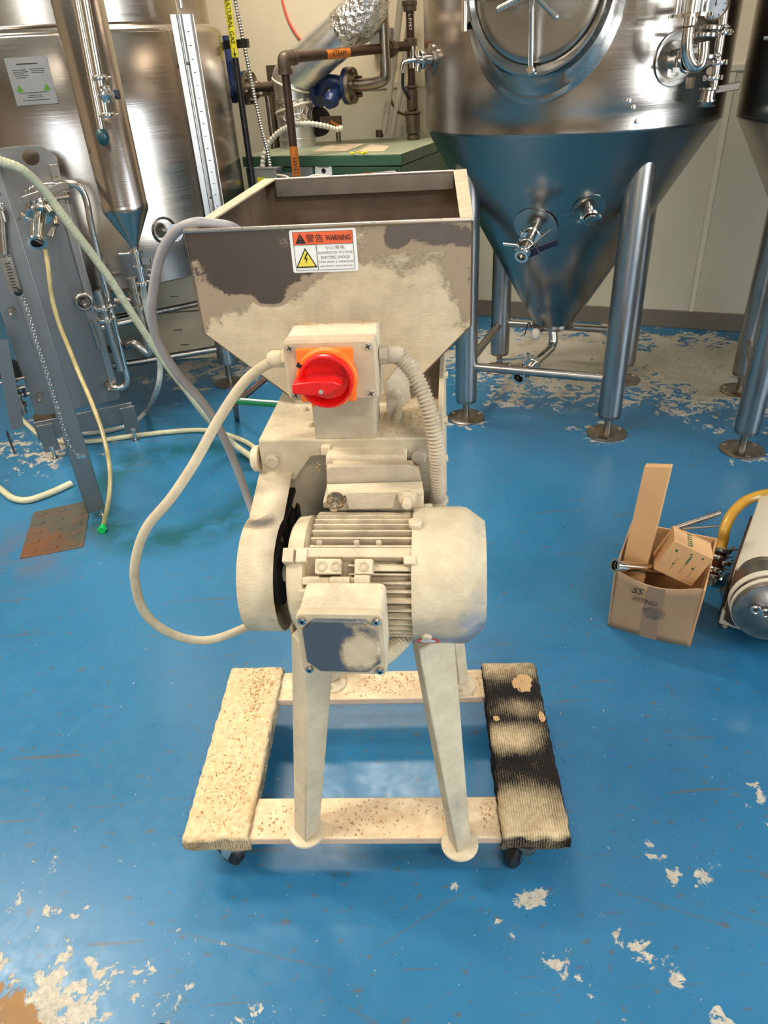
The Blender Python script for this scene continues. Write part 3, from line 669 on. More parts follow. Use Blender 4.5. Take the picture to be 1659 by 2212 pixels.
b = B(); b.prism([SK(.215 + dx, .30 + dz) - MN * .0015 for dx, dz in ((.01, .16), (-.03, .02), (0, .03), (-.012, -.1), (.03, .05), (.0, .045), (.035, .16))], MN * .0003); b.build('bolt_symbol', 'ink', stk, smooth=False)
text('警告', SK(.375, .805), MU, UP, 'ink', stk, wid=sw * .26, hgt=sh * .19, lift=.0012)
text('WARNING', SK(.73, .805), MU, UP, 'ink', stk, wid=sw * .38, hgt=sh * .13, lift=.0012, bold=.02)
text('小心有电', SK(.67, .575), MU, UP, 'greyink', stk, wid=sw * .30, hgt=sh * .085)
text('HAZARDOUS VOLTAGE', SK(.67, .46), MU, UP, 'greyink', stk, wid=sw * .52, hgt=sh * .06)
text('ELECTRIC SHOCK', SK(.67, .345), MU, UP, 'ink', stk, wid=sw * .44, hgt=sh * .07)
text('Only allow professional', SK(.67, .235), MU, UP, 'ink', stk, wid=sw * .53, hgt=sh * .075)
text('operators and service', SK(.67, .135), MU, UP, 'ink', stk, wid=sw * .50, hgt=sh * .07)

# ---- bracket for the switch
b = B(); b.hexa([ML(-.031, -.15, ZB), ML(.058, -.15, ZB), ML(.058, -.08, ZB), ML(-.031, -.08, ZB)], [ML(-.031, -.15, 1.06), ML(.058, -.15, 1.06), ML(.058, -.08, 1.06), ML(-.031, -.08, 1.06)])
b.prism([ML(-.048, -.128, 1.03), ML(.070, -.128, 1.03), ML(.070, -.128, 1.135), ML(-.048, -.128, 1.135)], MN * .003)
for x in (-.048, .0665): b.box(ML(x + .0018, -.136, 1.09), .003, .016, .09, MU, MN, UP)
brk = b.build('switch_bracket', 'dust_dim', mill, bev=.001)
# ---- switch box
bx0, bx1, bz0, bz1 = -.050, .071, 1.054, 1.136
xc, zc2 = (bx0 + bx1) / 2, (bz0 + bz1) / 2
def rrect(x0, x1, z0, z1, r, y, k=5):
    out = []
    for cx, cz, s in ((x1 - r, z1 - r, 0), (x0 + r, z1 - r, 1), (x0 + r, z0 + r, 2), (x1 - r, z0 + r, 3)):
        for i in range(k + 1):
            a = PI / 2 * (s + i / k); out.append(ML(cx + r * math.cos(a), y, cz + r * math.sin(a)))
    return out
b = B(); b.hexa(rrect(bx0 + .001, bx1 - .001, bz0 + .001, bz1 - .001, .006, -.129), rrect(bx0 + .001, bx1 - .001, bz0 + .001, bz1 - .001, .006, -.178)); sbox = b.build('switch_box', 'dust', mill, bev=.001)
b = B(); b.hexa(rrect(bx0, bx1, bz0, bz1, .007, -.1785), rrect(bx0, bx1, bz0, bz1, .007, -.197)); b.hexa(rrect(bx0, bx1, bz0, bz1, .007, -.197), rrect(bx0 + .003, bx1 - .003, bz0 + .003, bz1 - .003, .006, -.200))
lid = b.build('box_lid', 'pvc_box', sbox)
for x, z in ((bx0 + .010, bz1 - .009), (bx1 - .010, bz1 - .009), (bx0 + .010, bz0 + .009), (bx1 - .010, bz0 + .009)):
    q = B(); q.lathe(ML(x, -.1995, z), -MN, [(0, .0062), (.0015, .0062), (.002, .005)], 20); s = q.build('lid_screw', 'dust_dim', sbox)
    q = B()
    for an in (.5, .5 + PI / 2): q.box(ML(x, -.2017, z), .0075, .0006, .0014, MU * math.cos(an) + UP * math.sin(an), MN, UP * math.cos(an) - MU * math.sin(an))
    q.build('screw_slot', 'ink', s)
# rotary switch
so = [pml(x, y, -.203) for x, y in ((640, 752), (765, 752), (768, 866), (652, 868))]
sx0, sx1 = (so[0].x + so[3].x) / 2, (so[1].x + so[2].x) / 2; sz1, sz0 = so[0].z, so[3].z
scx, scz = (sx0 + sx1) / 2 , (sz0 + sz1) / 2
hs = max(sx1 - sx0, .07) / 2
b = B(); b.hexa(rrect(scx - hs, scx + hs, scz - hs * .98, scz + hs * .98, .002, -.2), rrect(scx - hs, scx + hs, scz - hs * .98, scz + hs * .98, .002, -.207)); sw_ = b.build('switch_plate', 'orange', sbox, bev=.0006)
C0 = ML(scx + .002, -.207, scz)
b = B(); R1 = .0395
b.lathe(C0, -MN, [(0, R1), (.012, R1), (.013, R1 - .001), (.013, R1 - .006), (0, R1 - .006)], 56, False); b.build('collar', 'orange', sw_)
for k in range(4):
    a = PI / 4 + k * PI / 2 + .25; q = B(); d_ = MU * math.cos(a) + UP * math.sin(a); q.box(C0 + d_ * (R1 - .002) - MN * .0115, .009, .005, .005, d_, MN, d_.cross(MN)); q.build('collar_slot', 'gap' if k == 1 else 'orange', sw_)
b = B(); R2 = .0355
b.lathe(C0, -MN, [(.0, R2), (.020, R2), (.0225, R2 - .001), (.0225, R2 - .0035), (.021, R2 - .0045), (.008, R2 - .0075), (.006, .012), (.006, .001)], 56, False)
kn = b.build('rotary_knob', 'red', sw_)
# grip: long lever with a pointed right end, left end overhanging the rim
def kp(x, z, d): return C0 + MU * x + UP * z - MN * d
gp = [(-.042, -.0095), (-.017, -.013), (.005, -.0115), (.019, -.002), (.0235, .0035), (.013, .010), (-.013, .010), (-.041, .0065)]
b = B(); b.hexa([kp(x, z - .003, .006) for x, z in gp], [kp(x * .98, (z + .002) * .82 - .003, .036) for x, z in gp]); gr = b.build('grip', 'red', kn, bev=.0018)
q = B(); q.lathe(kp(-.004, -.0065, .0365), -MN, [(0, .0032), (.0006, .0032)], 16); q.lathe(kp(-.004, -.0065, .0368), -MN, [(0, .0018), (.0008, .0018)], 12); q.build('key_hole', 'dust_dim', kn)
text('OFF', kp(.0225, .0125, .0125), (MU * .25 - UP).normalized(), (MU + UP * .25).normalized(), 'ink', kn, hgt=.0048, lift=.002)
# cable glands
def gland(p, d, mat, par):
    q = B(); q.bolt(p, d, .0135, .012); q.lathe(p + d * .012, d, [(0, .0115), (.014, .0115), (.018, .0085), (.020, .0085)], 20); return q.build('cable_gland', mat, par, bev=.0008)
gL, gR = ML(bx0, -.158, 1.098), ML(bx1, -.158, 1.100)
gland(gL, -MU, 'dust', sbox); gland(gR, MU, 'dust_dim', sbox)
# corrugated conduit from the switch box down to the motor
cp = [gR + MU * .018, pm(862, 771, -.155), pm(890, 800, -.165), pm(915, 850, -.18), pm(932, 905, -.19), pm(943, 970, -.195), pm(946, 1040, -.185), pm(944, 1100, -.16), pm(935, 1150, -.15)]
b = B(); b.tube(cp, .0105, 14, 14, rf=lambda L, i: .0105 + .0014 * math.sin(L * 2 * PI / .0052), step=.0013); b.build('corrugated_conduit', 'dust_dim', mill)

# ---- belt guard: band round an obround in the side plane, outer cheek, dark inside
path = [(-.10, .945), (-.149, .918), (-.224, .914)] 
C1g, R1g = (-.262, .812), .082
b = B()
ob = [(-.12, .935)]
a0, a1 = math.radians(72), math.radians(292)
top = (C1g[0] + R1g * math.cos(a0), C1g[1] + R1g * math.sin(a0))
ob += [(-.15, .918), (-.19, .905)]
for i in range(29):
    a = a0 + (a1 - a0) * i / 28; ob.append((C1g[0] + R1g * math.cos(a), C1g[1] + R1g * math.sin(a)))
ob += [(-.14, .715), (-.06, .68)]
x0g, x1g = -.122, -.072
vs = []; n_ = len(ob)
inner = [(y + .003 * (1 if y < -.2 else 0), z - .003) for y, z in ob]
for y, z in ob: vs += [ML(x0g, y, z), ML(x1g, y, z)]
fs = [(2 * i, 2 * i + 1, 2 * i + 3, 2 * i + 2) for i in range(n_ - 1)]
b.add(vs, fs); band = b.build('belt_guard', 'dust_guard', mill, ang=50)
sm = band.modifiers.new('sheet', 'SOLIDIFY'); sm.thickness = .0025; sm.offset = 0
b = B(); b.prism([ML(x0g, y, z) for y, z in ob], MU * .002); b.build('guard_cheek', 'dust_body', band)
# pulley and belt inside the guard, motor shaft
MC = (-.262, .812)
b = B(); b.lathe(ML(-.108, *MC), MU, [(0, .045), (.004, .047), (.010, .040), (.016, .047), (.022, .040), (.028, .047), (.032, .045)], 36); b.build('motor_pulley', 'gap', mill)
b = B(); b.lathe(ML(-.108, -.06, .80), MU, [(0, .07), (.004, .073), (.010, .066), (.016, .073), (.022, .066), (.028, .073), (.032, .07)], 40); b.build('roller_pulley', 'gap', mill)
for s in (1, -1):
    for k in (0, 1):
        b = B(); x = -.096 + .012 * k
        b.box((ML(x, MC[0], MC[1] + s * .045) + ML(x, -.06, .80 + s * .072)) / 2, .009, .204, .008, MU, (ML(0, -.06, .80 + s * .072) - ML(0, MC[0], MC[1] + s * .045)).normalized(), (ML(0, -.06, .80 + s * .072) - ML(0, MC[0], MC[1] + s * .045)).normalized().cross(MU)); b.build('drive_belt', 'gap', mill)

# ---- motor mount stack on the front of the body
def front_block(px0, px1, py0, py1, ly, dep, mat, nm, par, bev=.002, bow=0):
    A, Bq, C, D = pm(px0, py0, ly), pm(px1, py0, ly), pm(px1, py1, ly), pm(px0, py1, ly)
    q = B(); q.prism([A, Bq, C, D], MN * dep); return q.build(nm, mat, par, bev=bev)
mnt = front_block(703, 878, 985, 1012, -.178, .04, 'dust', 'motor_mount', mill, .004)
front_block(716, 893, 1003, 1045, -.190, .015, 'dust_hopper', 'mount_plate', mnt, .004)
q = B(); q.prism([pm(705, 1008, -.196), pm(880, 1005, -.196), pm(906, 1014, -.196), pm(912, 1050, -.196), pm(706, 1052, -.196)], MN * .01); q.build('mount_plate', 'dust_dim', mnt, bev=.002)
q = B(); a_, b_, c_, d_ = pm(706, 1046, -.202), pm(912, 1040, -.202), pm(915, 1062, -.226), pm(708, 1066, -.226); q.prism([a_, b_, c_, d_], UP * -.004); q.build('mount_ledge', 'dust', mnt)
front_block(712, 915, 1062, 1104, -.222, .006, 'dust_motor', 'mount_plate', mnt)
q = B(); q.prism([pm(745, 1064, -.225), pm(858, 1062, -.225), pm(850, 1100, -.232), pm(752, 1102, -.232)], MN * .01); q.build('mount_pad', 'dust_dim', mnt, bev=.002)
for px, py, mt in ((726, 1080, 'polished'), (880, 1074, 'dust')):
    p = pm(px, py, -.226); q = B(); q.lathe(p, -MN, [(0, .0135), (.002, .0135)], 24); q.bolt(p - MN * .002, -MN, .0105, .009); q.lathe(p - MN * .011, -MN, [(0, .0062), (.012, .0062), (.013, .005)], 16); q.build('mount_nut', mt, mnt)
q = B(); q.prism([pm(693, 965, -.16), pm(712, 965, -.16), pm(712, 985, -.16), pm(693, 985, -.16)], MN * .02); q.build('stop_block', 'dust', mnt, bev=.002)
q = B(); q.hexa([ML(-.02, -.20, .885), ML(.10, -.20, .885), ML(.10, -.118, .885), ML(-.02, -.118, .885)], [ML(-.02, -.20, .895), ML(.10, -.20, .895), ML(.10, -.118, .905), ML(-.02, -.118, .905)]); q.build('mount_shelf', 'dust', mnt)

# ---- motor
MA = lambda x: ML(x, *MC)
b = B(); b.lathe(MA(-.062), MU, [(-.02, .012), (0, .012), (0, .05), (.006, .074), (.012, .082), (.030, .084), (.032, .080), (.034, .072)], 48)
mot = b.build('motor_end_bell', 'dust_motor', mill, ang=50)
motor = mot
b = B(); b.lathe(MA(-.03), MU, [(0, .070), (.155, .070)], 48); b.build('motor_barrel', 'dust_dim', mill)
def fin(a, h=.019, xa=-.022, xb=.118):
    d_ = MN * math.cos(a) + UP * math.sin(a); t_ = MU.cross(d_)
    q = B(); q.box(MA((xa + xb) / 2) + d_ * (.068 + h / 2), xb - xa, h + .004, .0026, MU, d_, t_); q.build('cooling_fin', 'dust_fin', mill)
for k in range(-4, 44):
    a = math.radians(20 + k * 8.2); ad = math.degrees(a) % 360
    if 166 < ad < 226: fin(a, xa=.060)
    elif 130 < ad <= 166: fin(a, .012, xa=.030)
    else: fin(a)
# bosses and feet pads on the side that faces out
def boss(a, x0, x1, r0, r1, wd, nm='mounting_foot', mat='dust_motor'):
    d_ = MN * math.cos(a) + UP * math.sin(a); t_ = MU.cross(d_)
    q = B(); q.box(MA((x0 + x1) / 2) + d_ * (r0 + r1) / 2, x1 - x0, r1 - r0, wd, MU, d_, t_); o = q.build(nm, mat, mill, bev=.0015); return MA((x0 + x1) / 2) + d_ * r1, d_
for xa, xb in ((-.012, .022), (.040, .064)):
    p, d_ = boss(math.radians(137), xa, xb, .06, .098, .020)
    for dx in ((-.008, .010) if xa < 0 else (0,)):
        q = B(); q.torus(p + MU * dx + d_ * .0005, d_, .0055, .0016, 20, 6); q.build('bolt_hole', 'dust_dim', mill)
boss(math.radians(149), -.030, .060, .06, .092, .010); boss(math.radians(149), .008, .034, .06, .100, .013)
boss(math.radians(150), .040, .060, .06, .099, .022); boss(math.radians(124), -.03, .116, .066, .089, .014, 'fin_bridge', 'dust_fin'); boss(math.radians(138), .062, .118, .066, .086, .007, 'fin_bridge')
boss(math.radians(162), -.036, .045, .06, .090, .016, 'fin_bridge', 'dust_motor')
for x in (-.058, -.040): boss(math.radians(127), x, x + .015, .074, .092, .020, 'end_bell_lug')
for x in (-.03, .05, .02):
    q = B(); q.lathe(MA(x + .02) + (MN * math.cos(2.02) + UP * math.sin(2.02)) * .088, UP, [(0, .004), (.004, .004)], 10); q.build('stud', 'dust_dim', mill)
boss(math.radians(132), .104, .120, .08, .100, .012, 'cover_lug', 'dust_cover')
# fan cover with chamfered back rim and sheared lower corner
b = B(); R = .0965
b.lathe(MA(.114), MU, [(.0, R - .003), (0, R), (.066, R), (.074, R - .002), (.098, R - .020), (.098, R - .024), (.072, R - .006), (.0, R - .003)], 64, False)
b.lathe(MA(.19), MU, [(0, R - .012), (.021, R - .022), (.021, .004)], 48, False)
fc = b.build('fan_cover', 'dust_cover', mill, ang=30)
b = B(); dd = lambda a: MN * math.cos(math.radians(a)) + UP * math.sin(math.radians(a))
for a in (203, 60, 330): q = B(); q.lathe(MA(.132) + dd(a) * (R - .001), dd(a), [(0, .0075), (.002, .0075), (.004, .006), (.005, .0045)], 16); q.build('cover_screw', 'dust', fc)
q = B(); q.lathe(MA(.118) + dd(100) * R, dd(100), [(0, .009), (.006, .009), (.008, .006)], 14); q.build('cover_screw', 'dust', fc)
# round red and white sticker low on the cover
sa = 213; vs = []; q = B()
def cov(x, a, off=.0006): return MA(x) + dd(a) * (R + off)
for rad0, rad1, mt, off in ((0.0, .0155, 'white', .0005), (.0105, .0155, 'red', .0009), (0, .007, 'greyink', .0009)):
    vs = []; fs = []; nn = 36
    for k in range(nn):
        an = 2 * PI * k / nn
        for rr_ in (rad0, rad1): vs.append(cov(.134 + rr_ * math.cos(an) * 1.05, sa + math.degrees(rr_ * math.sin(an) / R), off))
    fs = [(2 * k, 2 * k + 1, 2 * ((k + 1) % nn) + 1, 2 * ((k + 1) % nn)) for k in range(nn)]
    if mt != 'greyink': q = B(); q.add(vs, fs); q.build('round_sticker' if mt == 'white' else 'sticker_ring', mt, fc)
# terminal box
tx0, tx1, tz0, tz1 = -.025, .084, .768, .868
b = B(); b.hexa(rrect(tx0 + .002, tx1 - .002, tz0 + .002, tz1 - .002, .008, -.352), rrect(tx0 + .002, tx1 - .002, tz0 + .002, tz1 - .002, .008, -.402)); tb = b.build('terminal_box', 'dust_motor', mill, bev=.001)
b = B(); b.hexa(rrect(tx0, tx1, tz0, tz1, .009, -.403), rrect(tx0, tx1, tz0, tz1, .009, -.416)); tl = b.build('terminal_lid', 'dust_leg', tb, bev=.0012)
def octo(y, i): 
    c_ = .016; x0, x1, z0, z1 = tx0 + i, tx1 - i, tz0 + i, tz1 - i
    return [ML(x, y, z) for x, z in ((x0 + c_, z0), (x1 - c_, z0), (x1, z0 + c_), (x1, z1 - c_), (x1 - c_, z1), (x0 + c_, z1), (x0, z1 - c_), (x0, z0 + c_))]
b = B(); b.hexa(octo(-.416, .0065), octo(-.4205, .008)); b.build('lid_panel', 'dust_lid', tl, bev=.0012)
for x, z in ((tx0 + .009, tz0 + .009), (tx1 - .009, tz0 + .009), (tx0 + .009, tz1 - .009), (tx1 - .009, tz1 - .009)):
    q = B(); q.lathe(ML(x, -.416, z), -MN, [(0, .0055), (.004, .0055), (.0055, .004), (.0055, .002), (.003, .0018)], 16, False); q.build('lid_screw', 'polished', tl)
gb = ML(.028, -.372, tz0)
q = B(); q.bolt(gb, -UP, .017, .012); q.build('cable_gland', 'dust_leg', tb)
cp2 = [gb - UP * .008, ML(.035, -.368, tz0 - .026), ML(.062, -.35, tz0 - .04), ML(.095, -.31, tz0 - .036), ML(.115, -.27, tz0 - .018), ML(.130, -.22, tz0 + .01), ML(.142, -.18, tz0 + .06), ML(.146, -.165, tz0 + .12)]
b = B(); b.tube(cp2, .0135, 14, 14, rf=lambda L, i: .0135 + .0006 * math.sin(L * 2 * PI / .0052), step=.0013); b.build('corrugated_conduit', 'dust_leg', mill)

# ---- legs: tapered folded sections on round foot plates
DZ = .128
def leg(Lt, Rt, Rg, Lb, Rb, Rgb, zt, foot, nm='leg'):
    # Lt/Rg/Rt: left, ridge and right x at the top with y; same at the bottom
    b_ = B(); bot = [ML(*Lb, DZ + .006), ML(*Rgb, DZ + .006), ML(*Rb, DZ + .006), ML((Lb[0] + Rb[0]) / 2, max(Lb[1], Rb[1]) + .03, DZ + .006)]
    top_ = [ML(*Lt, zt), ML(*Rg, zt), ML(*Rt, zt), ML((Lt[0] + Rt[0]) / 2, max(Lt[1], Rt[1]) + .05, zt)]
    b_.hexa(bot, top_); o = b_.build(nm, 'dust_leg', mill, bev=.003)
    q = B(); q.lathe(ML(*foot, DZ), UP, [(0, .036), (.005, .036), (.006, .035)], 40); f_ = q.build('foot_plate', 'dust', o)
    return o, f_
leg((-.106, -.18), (-.030, -.165), (-.074, -.215), (-.152, -.225), (-.100, -.222), (-.124, -.252), .62, (-.127, -.225))
leg((.098, -.185), (.170, -.175), (.112, -.215), (.158, -.232), (.202, -.228), (.176, -.262), .62, (.180, -.238))
zt = .62
_, f1 = leg((.115, .20), (.165, .20), (.14, .17), (.165, .195), (.207, .195), (.184, .175), zt, (.187, .182))
_, f2 = leg((-.11, .20), (-.06, .20), (-.09, .17), (-.155, .195), (-.113, .195), (-.135, .175), zt, (-.133, .182))
for o, x in ((f1, .187), (f2, -.133)):
    q = B(); q.torus(ML(x, .160, DZ + .0065), UP, .0045, .0014, 18, 6); q.lathe(ML(x, .160, DZ + .006), UP, [(0, .004), (.0006, .004)], 12); q.build('bolt_hole', 'dust_dim', o)

# ================================================================== MILL CABLES
def cable(name, pts, r, mat, label, cat, sub=10, n=12, group=None, rf=None, step=None):
    b = B(); b.tube(pts, r, n, sub, rf=rf, step=step); o = b.build(name, mat); return tag(o, label, cat, group)
b = B(); b.tube([gL - MU * .018, pm(560, 797, -.16), pm(520, 835, -.17), pm(470, 910, -.19), pm(420, 1000, -.21), pm(370, 1075, -.225), pm(320, 1135, -.235), pm(297, 1190, -.24), pm(291, 1250, -.24), pm(308, 1315, -.235), pm(345, 1355, -.22), pm(400, 1379, -.20),
       pm(455, 1382, -.18), pm(515, 1362, -.15), pm(560, 1338, -.12), pm(610, 1300, -.09)], .0072, 14, 12); b.build('power_cable', 'dust_leg', mill)
b = B(); b.tube([ML(-.14, .06, 1.20), pm(520, 505, .03), pm(499, 491, .0), pm(460, 484, -.005), pm(420, 482, -.01), pm(380, 500, .0), pm(350, 545, .01), pm(334, 610, .02), pm(328, 680, .03), pm(345, 745, .05), pm(385, 810, .07), pm(430, 860, .09), pm(462, 905, .11),
       pm(490, 960, .13), pm(515, 1020, .14), pm(535, 1075, .14), pm(560, 1140, .12), pm(600, 1190, .08)], .0078, 14, 12); b.build('supply_cable', 'cable', mill)

# ================================================================== DOLLY
ad = math.radians(-3.6)
DU = Vector((math.cos(ad), math.sin(ad), 0)); DN = Vector((-math.sin(ad), math.cos(ad), 0))
def DL(x, y, z): return MO + DU * x + DN * y + Vector((0, 0, z))
dol = thing('moving_dolly', 'wooden moving dolly with carpeted ends carrying the malt mill', 'dolly', MO, ad)
for y0, y1 in ((-.232, -.138), (.135, .228)):
    b = B(); b.hexa([DL(-.37, y0, DZ - .022), DL(.37, y0, DZ - .022), DL(.37, y1, DZ - .022), DL(-.37, y1, DZ - .022)], [DL(-.37, y0, DZ), DL(.37, y0, DZ), DL(.37, y1, DZ), DL(-.37, y1, DZ)])
    b.build('slat', 'slat', dol, bev=.004)
def pad(x0, x1, mat, seed):
    me_b = B(); nx, ny = 34, 110; vs = []; fs = []
    prof = []
    for i in range(nx):       # cross-section ring in x,z
        pass
    h0, h1, r = DZ - .026, DZ + .014, .011
    sec = []
    for cx, cz, s in ((x1 - r, h1 - r, 0), (x0 + r, h1 - r, 1)):
        for k in range(6):
            a = PI / 2 * (s + k / 5); sec.append((cx + r * math.cos(a), cz + r * math.sin(a)))
        if s == 0:
            for k in range(1, 22): sec.append((x1 - r - (x1 - x0 - 2 * r) * k / 22, h1))
    sec += [(x0, h0 + .012), (x0, h0)] + [(x0 + (x1 - x0) * k / 6, h0) for k in range(1, 6)] + [(x1, h0), (x1, h0 + .012)]
    ns = len(sec)
    for j in range(ny):
        t_ = j / (ny - 1); y = -.240 + .48 * t_; e = min(t_, 1 - t_) * .48; sag = -.010 * max(0, 1 - e / .010) ** 2
        for x, z in sec:
            k = noise.noise(Vector((x * 30 + seed, y * 30, z * 30))) * .0022 + noise.noise(Vector((x * 220 + seed, y * 220, z * 220))) * .0014
            topf = 1 if z > h1 - r else .6
            zz = z + k * topf + (sag if z > h0 + .005 else 0); edge = noise.noise(Vector((y * 60 + seed, z * 40, x * 5))) * .003 * (1 if (x < x0 + .012 or x > x1 - .012) else 0)
            yy = y + (noise.noise(Vector((x * 50, seed, z * 60))) * .006 if j in (0, ny - 1) else 0)
            vs.append(DL(x + edge + k * .3, yy, zz))
    fs = [(j * ns + i, j * ns + (i + 1) % ns, (j + 1) * ns + (i + 1) % ns, (j + 1) * ns + i) for j in range(ny - 1) for i in range(ns)]
    fs += [tuple(range(ns))[::-1], tuple(range((ny - 1) * ns, ny * ns))]
    me_b.add(vs, fs); return me_b.build('carpet_pad', mat, dol, ang=80)
pa = pad(-.388, -.252, 'carpet_a', 3); pa['label'] = 'pad thickly covered in pale flour'
pb = pad(.250, .386, 'carpet_b', 9); pb['label'] = 'pad with black carpet rubbed bare through the flour'
# loose threads at the pad edges
b = B()
for k in range(170):
    sd = random.choice((-.388, -.252, .250, .386)); y = random.uniform(-.24, .24); z = DZ + random.uniform(-.012, .012); o_ = 1 if sd in (-.252, .386) else -1
    if k % 3 == 0: sd = random.choice((-.32, .32)) + random.uniform(-.065, .065); y = -.241; d_ = Vector((random.uniform(-.5, .5), -1, random.uniform(-.6, .3)))
    else: d_ = Vector((o_, random.uniform(-.6, .6), random.uniform(-.5, .8)))
    p = DL(sd, y, z); L_ = random.uniform(.003, .008); e = DU * d_.x + DN * d_.y + UP * d_.z
    b.tube([p, p + e * L_ * .6, p + e * L_ + UP * random.uniform(-.003, .003)], .00035, 3, 2)
b.build('frayed_threads', 'black', dol, kind='stuff')
def wheel(x, y, mat, facing, show_body):
    P = DL(x, y, 0); ax = (DU * math.cos(facing) + DN * math.sin(facing)); tr = UP.cross(ax)
    q = B(); q.box(DL(x, y, DZ - .026), .062, .05, .004, DU, DN); cs = q.build('caster', 'polished', dol, bev=.001)
    q = B(); q.lathe(P + UP * (DZ - .028), -UP, [(0, .02), (.008, .022), (.014, .018)], 24)
    for s in (-1, 1): q.prism([P + ax * s * .017 + UP * (DZ - .045) - tr * .016, P + ax * s * .017 + UP * (DZ - .045) + tr * .016, P + ax * s * .017 + tr * .030 + UP * .026, P + ax * s * .017 + tr * .012 + UP * .022], ax * .0025)
    q.box(P + UP * (DZ - .046), .04, .04, .003, ax, tr); q.build('caster_fork', 'polished', cs)
    q = B(); wc = P + tr * .018 + UP * .034; q.lathe(wc - ax * .012, ax, [(0, .02), (0, .030), (.004, .034), (.020, .034), (.024, .030), (.024, .02)], 32); q.build('wheel', mat, cs)
    q = B(); q.lathe(wc - ax * .013, ax, [(0, .008), (.026, .008)], 12); q.build('hub', 'polished', cs)
wheel(-.30, -.205, 'black', 1.0, 1); wheel(.30, -.19, 'black', 2.4, 1); wheel(-.32, .19, 'black', .3, 1); wheel(.32, .19, 'black', .9, 1)
q = B(); q.lathe(DL(.305, -.222, DZ - .022), -UP, [(0, .024), (.006, .026), (.010, .018), (.030, .018), (.034, .016)], 8); q.build('caster_socket', 'old_steel', dol)

# malt husks and crumbs: uncountable litter
b = B()
def husk(P, s):
    a = random.random() * 2 * PI; d_ = Vector((math.cos(a), math.sin(a), random.uniform(-.2, .5))).normalized(); e = d_.cross(UP).normalized(); L_ = s * random.uniform(1.6, 3.2)
    q0 = P + UP * s * .25
    b.add([q0 - d_ * L_, q0 + e * s * .7 + UP * s * .3, q0 + d_ * L_, q0 - e * s * .7, q0 + UP * s * .9], [(0, 1, 4), (1, 2, 4), (2, 3, 4), (3, 0, 4), (0, 3, 2, 1)])
def scatter(fn, nct, s):
    for _ in range(nct): husk(fn(), s * random.uniform(.6, 1.3))
g_ = random.gauss
def clus(x, y, rx, ry, z, fr): return lambda: fr(x + g_(0, rx), y + g_(0, ry), z)
def inb(fn, x0, x1, y0, y1):
    def h():
        while True:
            p = fn()
            q = p - MO; lx, ly = q.dot(DU), q.dot(DN)
            if x0 < lx < x1 and y0 < ly < y1: return p
    return h
zs, zp = DZ + .001, DZ + .0145
for c, r, z, (x0, x1, y0, y1), ct in (((-.2, -.19), (.03, .02), zs, (-.25, -.165, -.23, -.14), 30), ((-.06, -.20), (.05, .02), zs, (-.09, .13, -.23, -.14), 40), ((.05, -.17), (.1, .03), zs, (-.09, .14, -.23, -.14), 60), ((.225, -.18), (.015, .02), zs, (.215, .248, -.225, -.14), 30),
        ((-.2, .19), (.03, .02), zs, (-.25, -.17, .14, .225), 40), ((.03, .18), (.09, .03), zs, (-.1, .15, .14, .225), 110), ((.225, .17), (.02, .02), zs, (.215, .248, .14, .225), 20),
        ((-.30, .17), (.02, .05), zp, (-.38, -.26, 0, .23), 150), ((-.31, -.12), (.03, .06), zp, (-.38, -.26, -.23, .1), 110), ((-.32, 0), (.05, .2), zp, (-.38, -.26, -.23, .23), 110), ((.3, .2), (.03, .015), zp, (.26, .38, .16, .23), 20)):
    scatter(inb(clus(*c, *r, z, DL), x0, x1, y0, y1), ct, .0016)
hk = b.build('malt_husks', 'husk' if 'husk' in M else 'label_orange', None); 
M['husk'] = plain('malt_husk', (188, 138, 76), 0.8, 0, 0.25, 60); hk.data.materials[0] = M['husk']
tag(hk, 'brown malt husks scattered over the dolly boards and carpeted ends', 'grain', kind='stuff')
b = B()
for k in range(90):
    x = random.gauss(.035, .04); x = min(max(x, -.03), .115); husk(ML(x, random.choice((-.175, -.168, -.160)) + random.uniform(-.006, .006), .9345 + random.uniform(-.0005, .003)), .0011)
for k in range(60): husk(ML(random.uniform(-.045, .068), random.uniform(-.135, -.127), 1.1365), .0011)
for k in range(60): husk(ML(random.uniform(.07, .14), random.uniform(-.14, -.03), ZB + .010), .0010)
for k in range(26): husk(ML(random.uniform(.02, .07), random.uniform(-.225, -.205), .896), .0014)
o = b.build('malt_husks', M['husk'], mill, kind='stuff')

# ================================================================== CONICAL FERMENTERS
TA = (0.834, 3.209); TR = .568; TZ = 1.195; CB = .372; CR_ = .088
def trf(z): return TR if z > TZ else (CR_ + (TR - CR_) * max(0, (z - CB)) / (TZ - CB))
T0 = Vector((TA[0], TA[1], 0))
ferm = thing('conical_fermenter', 'stainless conical fermenter with round manway door, standing right of the green boiler', 'tank', T0, aw)
def TL(u, n, z): return T0 + U * u + N * n + UP * z
def tS(x, y): return psurf(x, y, TA, trf)
def tn(P):
    d = Vector((P.x - TA[0], P.y - TA[1], 0)).normalized()
    return d if P.z > TZ else (d * (TZ - CB) - UP * (TR - CR_)).normalized()
b = B(); b.lathe(T0 + UP * TZ, UP, [(0, TR), (.06, TR), (.062, TR + .0005), (.35, TR + .0005), (1.05, TR), (1.11, TR - .02), (1.20, TR - .16), (1.25, .12), (1.32, .10), (1.32, .05)], 160)
shell = b.build('shell', 'steel', ferm)
b = B(); b.lathe(T0 + UP * CB, UP, [(-.012, CR_ - .01), (-.01, CR_ + .006), (0, CR_ + .006), (.004, CR_), (TZ - CB - .008, TR - .006), (TZ - CB, TR), (TZ - CB + .003, TR)], 160); b.build('cone', 'cone_steel', ferm)
legs = {}
